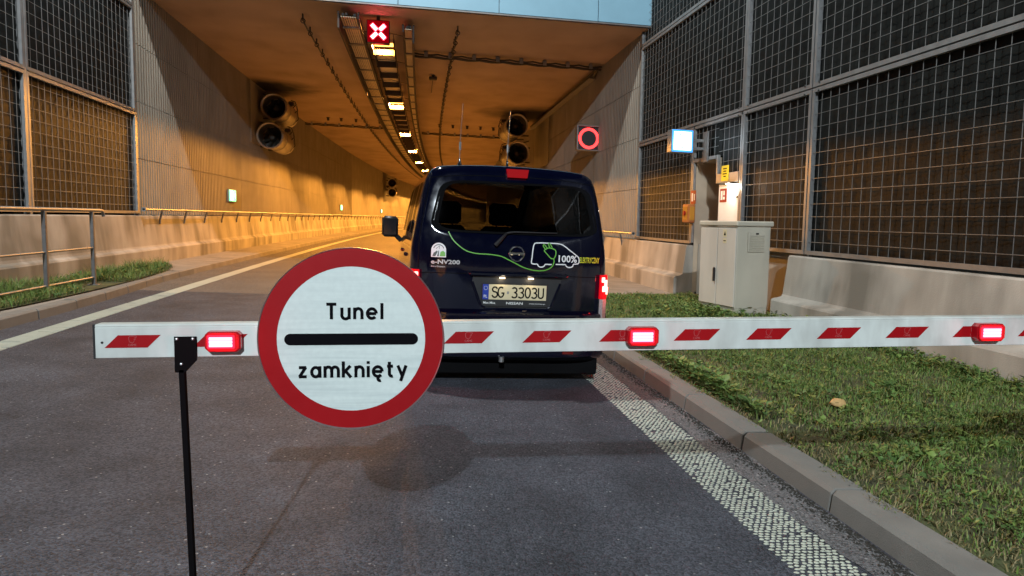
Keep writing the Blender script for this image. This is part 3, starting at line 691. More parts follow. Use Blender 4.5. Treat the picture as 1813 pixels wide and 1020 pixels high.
# plate and its surround
mb = MB(); su = [(-.34, .944), (.445, .955), (.43, .90), (.352, .70), (.31, .668), (-.22, .668), (-.27, .71), (-.345, .90)]
mb.prism(su, -.006, .01); sr = mb.build('plate_recess', m_dark, van, **Lk)
mb = MB(); mb.tube([(a, -.008, b_) for a, b_ in su[2:8]], .012, 8); mb.build('recess_edge', m_blue, sr, smooth=True, **Lk)
mb = MB(); mb.box((.055, -.022, .968), (.86, .05, .038), ch=.012); mb.build('grip_strip', m_blue, van, smooth=True, **Lk)
mb = MB(); mb.box((.027, -.012, .79), (.575, .012, .20), ch=.003); ho = mb.build('plate_holder', m_dark, van, **Lk)
mb = MB(); mb.box((.052, -.020, .815), (.505, .006, .130), ch=.001); mb.build('number_plate', m_plate, van, **Lk)
mb = MB(); mb.box((-.2275, -.020, .815), (.052, .0062, .130), ch=.001); mb.build('plate_band', m_plblue, van, **Lk)
mb = MB(); write(mb, 'SG', -.178, -.062, .768, .094, .0125, -.0245); mb.build('plate_lettering', m_signblack, van, **Lk)
mb = MB(); write(mb, '3303U', -.006, .285, .768, .094, .0125, -.0245); mb.build('plate_lettering', m_signblack, van, **Lk)
mb = MB(); put_text(mb, 'PL', -.243, -.212, .765, .79, lambda a, c: (a, -.0245, c), .01)
for k in range(12): a = 2 * math.pi * k / 12; mb.box((-.2275 + .016 * math.cos(a), -.0245, .848 + .016 * math.sin(a)), (.004, .001, .004))
put_text(mb, 'Mot Max', -.245, -.14, .712, .732, lambda a, c: (a, -.0195, c), .01); put_text(mb, 'NISSAN', -.045, .10, .710, .732, lambda a, c: (a, -.0195, c), .01); put_text(mb, 'www.motmax.pl', .155, .295, .712, .726, lambda a, c: (a, -.0195, c))
mb.build('plate_holder_lettering', m_dwhite, van, **Lk)
mb = MB(); mb.box((-.034, -.0238, .812), (.017, .001, .022)); mb.build('plate_seal', m_steel, van, **Lk)
for x in (-.09, .16):
    mb = MB(); mb.box((x, -.03, .938), (.05, .018, .012), ch=.003); po = mb.build('plate_lamp', emis('plate_lamp_lens', (1, .78, .5), 3) if x < 0 else bpy.data.materials['plate_lamp_lens'], van, **Lk)
    light('plate_lamp_light', 'POINT', (x, -.065, .925), .28, (1, .78, .5), van, shadow_soft_size=.02)
# wiper, emblem, lettering, decals
mb = MB(); f_r = lambda o: (lambda a, c: (a, yr(a, c) - o, c))
mb.tube([(-.16, -.02, 1.215), (-.115, -.03, 1.268), (-.06, .01, 1.322)], [.019, .016, .010], 8); mb.tube([(-.06, .005, 1.322), (.0, .008, 1.333), (.38, .012, 1.338)], [.010, .008, .005], 8); mb.build('rear_wiper', m_dark, van, smooth=True, **Lk)
mb = MB(); mb.tube([(.032 + .062 * math.cos(R(a)), yr(.03, 1.15) - .008, 1.149 + .062 * math.sin(R(a))) for a in range(0, 361, 12)], .009, 8, cap=False); mb.box((.032, yr(.03, 1.15) - .010, 1.149), (.145, .014, .026), ch=.004); em = mb.build('badge', m_chrome, van, smooth=True, **Lk)
mb = MB(); put_text(mb, 'NISSAN', -.022, .086, 1.142, 1.156, lambda a, c: (a, yr(a, c) - .0185, c)); mb.build('badge_lettering', m_dark, em, **Lk)
g3 = lambda a, y, c: (a, yr(a, c) + y, c)
def dec(name, m, strokes, w, o=.0035):
    b = MB()
    for i, s_ in enumerate(strokes): stroke(b, cat(s_, 6) if len(s_) > 2 else s_, w, -o - i * .0002, 1, 0, 0, f=g3)
    return b
b = dec('', None, [[(-.56, 1.315), (-.53, 1.262), (-.494, 1.221), (-.43, 1.172), (-.373, 1.148), (-.30, 1.137), (-.20, 1.134), (-.105, 1.122), (-.04, 1.095), (.019, 1.068), (.09, 1.035), (.168, 1.014), (.24, 1.008), (.30, 1.018), (.345, 1.045), (.364, 1.085), (.362, 1.115)],
     [(.362, 1.115), (.335, 1.12), (.305, 1.15), (.272, 1.185)], [(.362, 1.115), (.378, 1.15), (.375, 1.19), (.345, 1.205)], [(.345, 1.205), (.31, 1.208), (.272, 1.185)], [(.285, 1.195), (.262, 1.228)], [(.262, 1.228), (.275, 1.236), (.298, 1.208)], [(.325, 1.208), (.308, 1.242)], [(.308, 1.242), (.322, 1.248), (.345, 1.212)]], .0085)
b.build('green_cable_decal', m_dgreen, van, **Lk)
b = dec('', None, [[(.217, 1.066), (.18, 1.066), (.164, 1.078), (.168, 1.12), (.176, 1.20), (.186, 1.238), (.215, 1.248), (.32, 1.25), (.414, 1.246), (.46, 1.226), (.51, 1.19), (.556, 1.158), (.585, 1.135), (.592, 1.105), (.585, 1.082), (.56, 1.076)],
     [(.217, 1.066), (.228, 1.048), (.25, 1.040), (.275, 1.048), (.285, 1.066)], [(.285, 1.066), (.345, 1.066)], [(.38, 1.068), (.468, 1.070)], [(.468, 1.070), (.48, 1.052), (.505, 1.045), (.532, 1.054), (.54, 1.075)], [(.54, 1.075), (.56, 1.076)]], .0095, .0038)
put_text(b, '100%', .405, .572, 1.088, 1.150, f_r(.004), .022); b.build('van_outline_decal', m_dwhite, van, **Lk)
b = MB(); put_text(b, 'ELEKTRYCZNY', .598, .785, 1.088, 1.138, f_r(.0045), .018); b.build('green_lettering', mat('decal_lime', (.50, .60, .03), .4), van, **Lk)
b = MB(); put_text(b, 'e-NV200', -.70, -.455, 1.038, 1.076, f_r(.006), .03); put_text(b, 'Zero Emission', -.70, -.58, 1.010, 1.024, f_r(.006), .02); b.build('model_lettering', mat('letter_silver', (.5, .5, .48), .3, .3), van, **Lk)
b = MB(); pts = [(-.70, 1.095), (-.575, 1.095), (-.575, 1.150)] + [(-.6375 + .0625 * math.cos(R(a)), 1.155 + .062 * math.sin(R(a))) for a in range(0, 181, 15)]
b.add([f_r(.003)(*p) for p in pts], [tuple(range(len(pts)))]); st_ = b.build('arch_sticker', m_dwhite, van, **Lk)
b = MB()
for pts in ([(-.69, 1.102), (-.665, 1.102), (-.645, 1.14), (-.652, 1.15), (-.68, 1.13)], [(-.65, 1.102), (-.635, 1.102), (-.635, 1.15), (-.64, 1.15)]): b.add([f_r(.004)(*p) for p in pts], [tuple(range(len(pts)))])
stroke(b, arc(-.6375, 1.155, .045, .045, 20, 160, 12), .006, -.0042, 1, 0, 0, f=g3); stroke(b, [(-.66, 1.165), (-.632, 1.19), (-.632, 1.165)], .004, -.0042, 1, 0, 0, f=g3); b.build('sticker_road', m_drkgrn, st_, **Lk)
b = MB(); b.add([f_r(.0045)(*p) for p in ((-.628, 1.103), (-.582, 1.103), (-.582, 1.135), (-.60, 1.15), (-.622, 1.14))], [(0, 1, 2, 3, 4)]); b.build('sticker_field', m_dgreen, st_, **Lk)
# tailgate seam, mirrors, aerials, seats
b = MB()
for s_ in ([(-.805, 1.0), (-.80, 1.25), (-.765, 1.50), (-.715, 1.77)], [(.805, 1.0), (.80, 1.25), (.765, 1.50), (.715, 1.77)], [(-.715, 1.77), (-.4, 1.80), (0, 1.808), (.4, 1.80), (.715, 1.77)], [(-.80, .96), (-.39, .965)], [(.50, .965), (.80, .96)]): stroke(b, cat(s_, 6), .006, -.0015, 1, 0, 0, f=g3)
b.build('tailgate_seam', m_black, van, **Lk)
for s_ in (-1, 1):
    mb = MB(); mb.box((s_ * 1.0, 3.16, 1.30), (.20, .10, .26), ch=.035); mi_ = mb.build('door_mirror', m_dark, van, smooth=True, **Lk)
    mb = MB(); mb.box((s_ * 1.0, 3.109, 1.30), (.15, .004, .20), ch=.001); mb.build('mirror_glass', mat('mirror_dark', (.02, .02, .022), .08, var=.1) if s_ < 0 else bpy.data.materials['mirror_dark'], mi_, **Lk)
    mb = MB(); mb.tube([(s_ * .93, 3.18, 1.2), (s_ * .86, 3.2, 1.13)], .03, 8); mb.build('mirror_arm', m_dark, mi_, smooth=True, **Lk)
    for y in (1.15, 2.2):
        mb = MB(); mb.box((s_ * .878, y, 1.06), (.03, .18, .035), ch=.01); mb.build('door_handle', m_blue, van, smooth=True, **Lk)
for x, h in ((-.427, .56), (.018, .52)):
    mb = MB(); mb.lathe([(.034, 1.885), (.032, 1.915), (.014, 1.94), (.009, 1.97), (.009, 1.985)], 16, 'z', (x, .62, 0)); an = mb.build('aerial', m_chrome, van, smooth=True, **Lk)
    mb = MB(); mb.tube([(x, .62, 1.98), (x, .62, 2.06)], .004, 6); mb.tube([(x, .62, 2.06), (x, .62, 2.13)], .011, 8); mb.tube([(x, .62, 2.13), (x + .012, .62, 1.92 + h)], .0032, 6); mb.build('aerial_rod', m_alu, an, **Lk)
mb = MB(); mb.box((0, 1.9, .45), (1.5, 3.2, .05)); mb.box((0, 3.55, .95), (1.45, .45, .45), ch=.05); mb.box((0, 1.45, 1.0), (1.5, .05, .5)); mb.build('cabin_floor', m_int, van, **Lk)
for x in (-.36, .30):
    mb = MB(); mb.box((x, 2.55, 1.0), (.48, .14, .72), Matrix.Rotation(R(-8), 3, 'X'), ch=.05); mb.box((x, 2.85, .62), (.5, .5, .15), ch=.05); se = mb.build('seat', m_int, van, smooth=True, **Lk)
    mb = MB(); mb.box((x, 2.44, 1.50), (.33, .11, .26), Matrix.Rotation(R(-8), 3, 'X'), ch=.04)
    for q in (-.07, .07): mb.tube([(x + q, 2.46, 1.30), (x + q, 2.46, 1.44)], .008, 6)
    mb.build('headrest', m_int, se, smooth=True, **Lk)
mb = MB(); mb.tube([(-.36 + .18 * math.cos(R(a)), 3.2 - .05 * math.sin(R(a)), 1.12 + .17 * math.sin(R(a))) for a in range(0, 361, 15)], .014, 8, cap=False); mb.build('steering_wheel', m_int, van, smooth=True, **Lk)

# ---------------------------------------------------------------- lights and fittings of the tunnel
SOD = (1., .40, .06)
ORD = ['nearest lit', 'second lit', 'third lit', 'fourth lit', 'fifth lit', 'sixth lit', 'seventh lit', 'eighth lit']
def luminaire(lit):
    o = thing('tunnel_luminaire', (0, 0, 0), '', 'ceiling lamp', 'luminaires along the tunnel ceiling')
    mb = MB(); mb.box((0, 0, .05), (.56, .80, .09), ch=.015); mb.build('housing', m_traylid, o, local=True)
    mb = MB(); mb.box((0, .17, -.09), (.58, .02, .22)); mb.box((-.285, -.57, -.0875), (.012, 1.46, .20)); mb.box((.285, -.57, -.095), (.012, 1.46, .22)); mb.build('added_visor', m_flange, o, local=True)  # plates added around the lamp, sized to cut its light on the walls
    mb = MB(); mb.box((0, -.22 if lit else -.35, -.012), (.50, .30 if lit else .98, .03), ch=.006); mb.build('lens', m_sodium if lit else m_lampoff, o, local=True); return o
pl_, po_ = luminaire(True), luminaire(False); nlit = 0
for i in range(48):
    y = 21.05 + 1.717 * i; lit = i % 6 == 0; src = pl_ if lit else po_
    o = src if i < 2 else copy_tree(src)
    o.location = W(-.78, y, 6.015)
    o['label'] = ('%s lamp of the ceiling row, glowing yellow, counted from the tunnel mouth' % ORD[nlit]) if lit else 'unlit beige lamp box in the ceiling row between the cable trays'
    nlit += lit
for k in range(20):
    l = light('sodium_light', 'SPOT', W(-.78, 20.95 + 10.3 * k, 5.965), 1600 if k == 0 else 4800, SOD, spot_size=R(177), spot_blend=.02, shadow_soft_size=.015)
def tray(x0, x1, y0, label, nsl, step, zL, zR):
    t = thing('cable_tray', W((x0 + x1) / 2, y0, 5.85), label, 'cable tray')
    ys = frange(y0, 230, 2.5)
    for x, zb in ((x0, zL), (x1, zR)): mb = MB(); mb.sweep([(x - .02, zb), (x + .02, zb), (x + .02, 5.98), (x - .02, 5.98)], ys, closed=True); mb.build('side_rail', m_flange, t, warp=True)  # outer rails made deeper to block lamp light from the upper walls
    mb = MB(); n = nsl
    for i in range(n):
        x = x0 + .04 + (x1 - x0 - .08) * (i + .5) / n; w = (x1 - x0) / n * .27; mb.sweep([(x - w, 5.86), (x + w, 5.86), (x + w, 5.88), (x - w, 5.88)], ys, closed=True)
    mb.build('tray_floor', m_traylid, t, warp=True)
    me = None
    for k in range(46):
        y = y0 + .9 + step * k
        if me is None:
            mb = MB(); mb.box((0, 0, 0), (x1 - x0 - .04, .13, .03)); mb.box((0, 0, .12), (.03, .03, .2)); o = mb.build('crossbar', m_steeld, t, local=True); me = o
        else: o = me.copy(); C.objects.link(o)
        p = W((x0 + x1) / 2, y, 5.845); o.location = tuple(a - b_ for a, b_ in zip(p, OFF[t.name]))
    mb = MB()
    for x, z in ((x0 + .10, 5.92), (x0 + .22 * (x1 - x0) + .08, 5.93), (x1 - .08, 5.92)): mb.sweep([(x - .03, z - .02), (x + .03, z - .02), (x + .02, z + .03), (x - .02, z + .03)], ys, closed=True)
    mb.build('tray_cable', m_cable, t, warp=True); return t
tray(-1.66, -1.22, 17.7, 'wide ladder cable tray under the ceiling, left of the lamp row', 7, 1.717, 5.62, 5.84)
t2 = tray(-.22, .02, 18.4, 'narrow ladder cable tray under the ceiling, right of the lamp row', 5, 1.717, 5.80, 5.56)
mb = MB()
for k in range(24):
    y = 19.1 + 3.3 * k; mb.tube([(-1.2, y, 5.9), (-.75, y + .1, 5.97), (-.22, y, 5.86)], .008, 5)
mb.build('cross_wire', m_cable, t2, warp=True)
def leaky(x, y0, y1, pitch, label):
    t = thing('ceiling_cable', W(x, y0, 6.0), label, 'cable'); mb = MB(); pts = []; y = y0; k = 0
    cm = None
    while y < y1:
        pts += [(x, y, 6.0), (x + .03, y + pitch * .2, 5.93), (x + .02, y + pitch * .55, 5.935), (x - .02, y + pitch * .85, 5.99)]
        if y < 66:
            if cm is None:
                cl = MB(); cl.box((.02, 0, .04), (.03, .05, .14)); cl.tube([(.05 * math.cos(R(a)) + .02, .02, -.05 + .05 * math.sin(R(a))) for a in range(60, 421, 45)], .014, 5); cm = o = cl.build('clip', m_soot, t, local=True)
            else: o = cm.copy(); C.objects.link(o)
            o.location = tuple(a - b_ for a, b_ in zip(W(x, y, 6.0), OFF[t.name]))
        y += pitch; k += 1
    mb.tube(pts, .022, 6); mb.build('cable', m_cable, t, warp=True)
leaky(-2.6, 18.7, 112, 1.25, 'black cable looped on clips along the left half of the ceiling')
leaky(1.07, 18.7, 112, 1.05, 'black cable looped on clips along the right half of the ceiling')
def run(x0, x1, y, label, n, cat_='cable'):
    t = thing('cable_run', W((x0 + x1) / 2, y, 6.0), label, cat_); mb = MB()
    for k in range(3):
        pts = []
        for i in range(n * 4 + 1):
            x = x0 + (x1 - x0) * i / (n * 4); pts.append((x, y + .06 * k - .06, 6.03 - .025 * k - .035 * abs(math.sin(math.pi * i / 4 + k * .3)) - (.02 if k == 1 else 0)))
        mb.tube(pts, .026, 6)
    mb.build('cable', m_cable, t, warp=True)
    for i in range(n):
        x = x0 + (x1 - x0) * (i + .5) / n; c = MB(); c.box((x, y, 6.05), (.09, .24, .10), ch=.01); c.box((x, y - .13, 6.0), (.10, .02, .12)); c.build('clip', m_steel, t, warp=True)
run(.02, 5.45, 21.75, 'black cable bundle across the right of the ceiling, nearest the mouth', 8)
run(-5.85, -1.7, 40.2, 'dark cable bundle across the ceiling from the left fans to the trays', 6)
run(.1, 5.1, 41.4, 'dark cable bundle across the ceiling from the trays to the right fans', 7)
ct = thing('cable_run', W(5.4, 22, 5.95), 'cable conduit running back along the top edge of the right wall', 'cable'); mb = MB()
mb.tube([(5.35, 21.8, 6.0), (5.42, 22.4, 5.9), (5.44, 26, 5.92), (5.44, 36, 5.92)], .035, 6); mb.tube([(5.3, 21.8, 6.03), (5.36, 22.6, 6.0), (5.37, 36, 6.0)], .03, 6); mb.build('cable', m_cable, ct, warp=True)
mb = MB(); mb.sweep([(5.3, 5.85), (5.5, 5.85), (5.5, 5.88), (5.3, 5.88)], frange(22.6, 36, 2), closed=True); mb.build('tray_shelf', m_steel, ct, warp=True)
pb = None
for x in (-4.39, -3.76, -3.05, -1.9, 1.05, 1.71, 2.43, 3.1, 3.75):
    if pb is None:
        mb = MB(); mb.box((0, 0, 0), (.11, .10, .16), ch=.012); mb.box((0, 0, .075), (.2, .12, .012)); pb = mb.build('ceiling_bracket', m_soot); o = pb; tag(o, 'small dark block bracket in the row across the tunnel ceiling', 'bracket', 'brackets across the ceiling')
    else: o = pb.copy(); C.objects.link(o)
    o.location = W(x, 38, 6.03)
mb = MB(); mb.box((0, 0, 0), (.26, .2, .10), ch=.02); mb.tube([(0, .1, .02), (.02, 3.0, .03)], .014, 6); mb.tube([(0, 0, .05), (0, 0, .1)], .05, 8); o = mb.build('smoke_detector', m_soot); o.location = W(.62, 25.2, 6.0); tag(o, 'small box detector with thin conduit on the ceiling, right of the trays', 'detector')

# red-cross lane signal
ls = thing('lane_signal', W(-.80, 18.3, 6.0), 'lane signal showing a glowing red cross under the tunnel ceiling', 'lane signal')
lx, ly = -.80, 18.3
zc = 5.76
def lp(a, y, c): return W(lx + a, ly + y, zc + c)
mb = MB(); mb.box((lx, ly + .1, zc - .02), (.54, .20, .54), ch=.02); mb.box((lx, ly + .1, zc + .3), (.08, .08, .12)); mb.build('housing', m_dark, ls, warp=True)
mb = MB()
for s1, s2 in ((1, 1), (1, -1), (-1, 1), (-1, -1)):
    mb.box((lx + s1 * .094, ly - .008, zc - .02 + s2 * .094), (.155, .016, .07), Matrix.Rotation(-R(45) * s1 * s2, 3, 'Y'), ch=.006)
mb.build('red_cross', emis('signal_led', (1, .10, .15), 30), ls, warp=True)
mb = MB()
for s1, s2 in ((1, 1), (1, -1), (-1, 1), (-1, -1)):
    mb.box((lx + s1 * .094, ly - .003, zc - .02 + s2 * .094), (.20, .012, .115), Matrix.Rotation(-R(45) * s1 * s2, 3, 'Y'), ch=.006)
mb.build('cross_halo', emis('signal_halo', (1, .004, .02), 3.5), ls, warp=True)  # red halo around the cross, put in as a glowing border
mb = MB(); mb.box((lx, ly + .0005, zc - .02), (.50, .004, .50)); m_ = emis('signal_halo_glow', (1, .0, .01), .22); m_.node_tree.nodes['Principled BSDF'].inputs['Specular IOR Level'].default_value = 0; m_.node_tree.nodes['Principled BSDF'].inputs['Base Color'].default_value = (.05, .0, .002, 1); mb.build('signal_face_glow', m_, ls, warp=True)  # face given a faint red glow as the halo spread over the box
light('lane_signal_light', 'POINT', W(lx, ly + .25, zc - .36), 7, (1, .01, .03), shadow_soft_size=.15)

# jet fans
def jet_fan(label, group=None):
    t = thing('jet_fan', (0, 0, 0), label, 'jet fan', group)
    mb = MB(); mb.lathe([(.455, .0), (.455, .55), (.44, .6), (.44, 2.3), (.455, 2.35), (.455, 2.9), (.42, 2.9), (.42, .0)], 40, 'y'); mb.build('casing', m_fan, t, smooth=True, local=True)
    mb = MB(); mb.lathe([(.42, -.06), (.47, -.085), (.495, -.06), (.485, -.02), (.455, .03), (.43, .05), (.42, -.06)], 40, 'y'); mb.build('inlet_ring', m_fan, t, smooth=True, local=True)
    mb = MB(); mb.lathe([(0, .35), (.08, .37), (.13, .45), (.14, .7), (.14, 1.8)], 20, 'y')
    for k in range(9):
        a = 2 * math.pi * k / 9; M = Matrix.Rotation(a, 3, 'Y') @ Matrix.Rotation(R(35), 3, 'Z'); mb.box(Matrix.Rotation(a, 3, 'Y') @ Vector((.27, .75, 0)), (.28, .012, .12), Matrix.Rotation(a, 3, 'Y') @ Matrix.Rotation(R(40), 3, 'X'))
    mb.lathe([(0, 1.0), (.418, 1.0)], 30, 'y'); mb.build('impeller', m_soot, t, smooth=True, local=True)
    for y in (1.0, 2.5):
        mb = MB(); mb.lathe([(.46, y - .04), (.47, y - .04), (.47, y + .04), (.46, y + .04)], 30, 'y'); mb.build('mount_band', m_steel, t, local=True)
    mb = MB()
    for y in (1.0, 2.5): mb.box((-.40, y, .32), (.55, .06, .06)); mb.box((-.40, y, -.32), (.55, .06, .06)); mb.tube([(-.1, y, .46), (-.62, y, .62)], .025, 6)
    mb.tube([(.35, 2.3, .30), (.44, 2.5, .45), (.36, 2.7, .6), (.2, 2.75, .66)], .022, 6); mb.tube([(.42, 2.1, .05), (.5, 2.5, .22), (.4, 2.9, .45)], .018, 6); mb.tube([(.3, 2.6, -.35), (.48, 2.75, -.1), (.42, 2.85, .4)], .018, 6)
    mb.box((.30, 2.2, .44), (.2, .35, .14), ch=.02); mb.build('mount_frame', m_soot, t, local=True); return t
jf = jet_fan('upper of the two steel jet fans by the left tunnel wall, above its twin', 'jet fans'); jf.location = W(-5.27, 29.5, 5.33)
def fan_at(x, y, z, label, flip):
    o = copy_tree(jf); o.location = W(x, y, z); o['label'] = label
    if flip: o.scale = (-1, 1, 1)
    return o
fan_at(-5.33, 29.0, 4.20, 'lower of the two steel jet fans by the left tunnel wall', False)
fan_at(4.25, 32, 5.52, 'upper of the two jet fans by the right wall, behind the van aerial', True)
fan_at(4.32, 32, 4.36, 'lower of the two jet fans on the right, just above the van roof', True)
for z, q in ((5.0, 'upper'), (3.95, 'lower')): fan_at(-4.95, 83, z, q + ' jet fan of the small distant pair, left of the van', False)
# soot-dark backing plates behind the fans
for args, lab in (((-5.885, 30.6, 5.0, .02, 4.4, 2.2), 'large flat steel plate behind the left pair of jet fans'), ((5.50, 33.2, 5.0, .02, 4.2, 2.2), 'large flat steel plate on the wall behind the right jet fans')):
    mb = MB(); mb.box(args[:3], args[3:]); o = mb.build('backing_plate', m_wallc, warp=True); tag(o, lab, 'plate')

# green exit signs
m_ex = emis('exit_green', (.03, .85, .38), 2.2); m_exw = emis('exit_white', (.65, 1, .85), 3.)
ex = thing('exit_sign', (0, 0, 0), '', 'exit sign', 'green exit signs on the left tunnel wall')
mb = MB(); mb.box((.03, 0, 0), (.06, .90, .40), ch=.01); mb.build('sign_box', m_steel, ex, local=True)
mb = MB(); mb.box((.064, 0, 0), (.012, .86, .36)); mb.build('green_face', m_ex, ex, local=True)
mb = MB(); mb.box((.072, -.14, 0), (.006, .30, .30)); mb.box((.072, .24, 0), (.006, .20, .05)); mb.box((.072, .32, 0), (.006, .06, .14)); mb.build('white_pictogram', m_exw, ex, local=True)
for i, (y, lab) in enumerate(((25.35, 'largest green lit exit sign on the left wall, above the handrail'), (54, 'second green exit sign along the left wall, well inside the tunnel'), (81, 'third green exit sign along the left tunnel wall, tiny and far off'), (108, 'farthest green exit sign on the left tunnel wall, beside the van'))):
    o = ex if i == 0 else copy_tree(ex); o.location = W(-5.89, y, 1.86); o.rotation_euler = (0, 0, -math.atan(2 * max(0, y - 15) / 1650)); o['label'] = lab

# red ring signal on the right wall
rs = thing('led_signal', W(5.2, 22.2, 4.02), 'black square signal with a glowing red ring on the right wall', 'traffic signal')
mb = MB(); mb.box((5.22, 22.3, 4.02), (.66, .16, .68), ch=.015); mb.build('housing', m_dark, rs, warp=True)
mb = MB(); mb.box((4.868, 22.25, 4.02), (.045, .30, .72), ch=.008); mb.box((5.572, 22.25, 4.02), (.045, .30, .72), ch=.008); mb.box((5.22, 22.25, 4.377), (.66, .30, .03), ch=.006); mb.box((5.22, 22.25, 3.665), (.66, .30, .03), ch=.006); mb.build('visor_frame', m_steel, rs, warp=True)
mb = MB()
for r_ in (.245, .275, .300):
    n = int(r_ * 2 * math.pi / .031)
    for k in range(n): a = 2 * math.pi * k / n; mb.lathe([(0, -.012), (.013, -.008), (.0165, 0)], 7, 'y', (5.235 + r_ * math.cos(a), 22.22, 4.02 + r_ * math.sin(a)))
mb.build('red_ring', emis('ring_led', (1, .035, .035), 5), rs, warp=True)
mb = MB(); mb.box((5.54, 22.36, 4.1), (.14, .06, .06)); mb.box((5.54, 22.36, 3.9), (.14, .06, .06)); mb.build('bracket', m_steel, rs, warp=True)

# blue telephone sign and niche fittings
ph = thing('phone_sign', W(4.98, 13.5, 3.06), 'glowing white and blue emergency phone sign on a bracket above the niche', 'sign')
mb = MB(); mb.box((4.985, 13.64, 3.06), (.42, .25, .42), ch=.012); mb.build('sign_box', m_steel, ph, warp=True)
mb = MB(); mb.box((4.985, 13.512, 3.06), (.405, .012, .405), ch=.004); mb.build('blue_border', emis('blue_light', (.05, .30, .85), 1.3), ph, warp=True)
mb = MB(); mb.box((4.985, 13.502, 3.06), (.335, .012, .335), ch=.004); fc = mb.build('white_face', emis('white_light', (.80, .93, 1), 3.5), ph, warp=True)
mb = MB(); stroke(mb, cat([(-.055, .12), (-.085, .06), (-.085, -.03), (-.045, -.11), (.0, -.125)], 6), .03, 13.4945, 1, 4.985, 3.06); stroke(mb, [(-.055, .135), (-.03, .09)], .04, 13.494, 1, 4.985, 3.06); stroke(mb, [(-.02, -.10), (.02, -.14)], .04, 13.494, 1, 4.985, 3.06)
mb.build('handset_mark', mat('pale_blue_print', (.25, .4, .6), .5), fc, warp=True)
mb = MB(); mb.box((5.38, 13.64, 3.1), (.34, .05, .05)); mb.box((5.38, 13.64, 2.95), (.34, .05, .05)); mb.box((5.455, 13.55, 2.98), (.025, .26, .56), ch=.004); mb.build('bracket', m_steeld, ph, warp=True)
light('phone_sign_light', 'POINT', W(4.98, 13.35, 3.06), 9, (.75, .9, 1), shadow_soft_size=.15)
yp = thing('notice_plate', W(5.46, 12.62, 2.44), 'small yellow notice on the grey plate right of the niche', 'notice')
mb = MB(); mb.box((5.462, 12.64, 2.44), (.008, .30, .27), ch=.002); mb.build('plate', m_yellow, yp, warp=True)
mb = MB()
for i, l in enumerate((.16, .12, .17, .10)): mb.box((5.4568, 12.64, 2.52 - .045 * i), (.002, l, .018))
mb.build('print', m_signblack, yp, warp=True)
wb = thing('service_door', W(5.52, 12.55, 1.6), 'bright white service door right of the niche, lit from above', 'door')
mb = MB(); mb.box((5.535, 12.55, 1.68), (.03, .92, 1.14), ch=.004); mb.build('panel', m_niche_lit, wb, warp=True)
mb = MB(); mb.box((5.515, 12.2, 2.02), (.02, .10, .04), ch=.005); mb.build('latch', m_dark, wb, warp=True)
fs_ = thing('fire_sign', W(5.515, 12.82, 2.05), 'small red fire notice on the white service door', 'notice')
mb = MB(); mb.box((5.516, 12.80, 2.06), (.006, .28, .24)); mb.build('plate', m_orange if False else m_red, fs_, warp=True)
mb = MB(); mb.box((5.511, 12.86, 2.06), (.002, .08, .16)); mb.box((5.511, 12.76, 2.10), (.002, .05, .08)); mb.box((5.511, 12.76, 2.01), (.002, .07, .05)); mb.build('pictogram', m_dwhite, fs_, warp=True)
dl = thing('door_lamp', W(5.47, 12.35, 2.26), 'little lamp under the grey plate lighting the white service door', 'lamp')
mb = MB(); mb.box((5.44, 12.4, 2.262), (.08, .22, .03), ch=.006); mb.build('housing', m_dark, dl, warp=True)
mb = MB(); mb.box((5.44, 12.4, 2.243), (.06, .18, .008)); mb.build('lens', emis('door_lamp_lens', (1, .93, .78), 6), dl, warp=True)
light('door_lamp_light', 'POINT', W(5.36, 12.4, 2.2), 9, (1, .92, .78), shadow_soft_size=.04)
rb = thing('fire_sign', W(5.47, 14.1, 2.05), 'red fire notice on the mesh left of the niche, above the alarm box', 'notice')
mb = MB(); mb.box((5.462, 14.10, 2.06), (.006, .26, .26)); mb.build('plate', m_red, rb, warp=True)
mb = MB(); mb.box((5.457, 14.14, 2.06), (.002, .07, .16)); mb.box((5.457, 14.03, 2.06), (.002, .06, .12)); mb.build('pictogram', m_dwhite, rb, warp=True)
ab = thing('alarm_box', W(5.43, 14.15, 1.72), 'orange and red alarm box on the frame left of the niche', 'alarm box')
mb = MB(); mb.box((5.40, 14.15, 1.74), (.14, .34, .36), ch=.02); mb.build('case', m_orange, ab, warp=True)
mb = MB(); mb.box((5.40, 13.974, 1.74), (.10, .008, .26), ch=.003); mb.box((5.324, 14.15, 1.74), (.008, .24, .26), ch=.003); mb.build('window', mat('amber_cover', (.45, .20, .03), .25, var=.15), ab, warp=True)
mb = MB(); mb.lathe([(.045, 0), (.045, -.03), (0, -.03)], 14, 'x', (5.32, 14.15, 1.74)); mb.build('button', m_red, ab, warp=True)

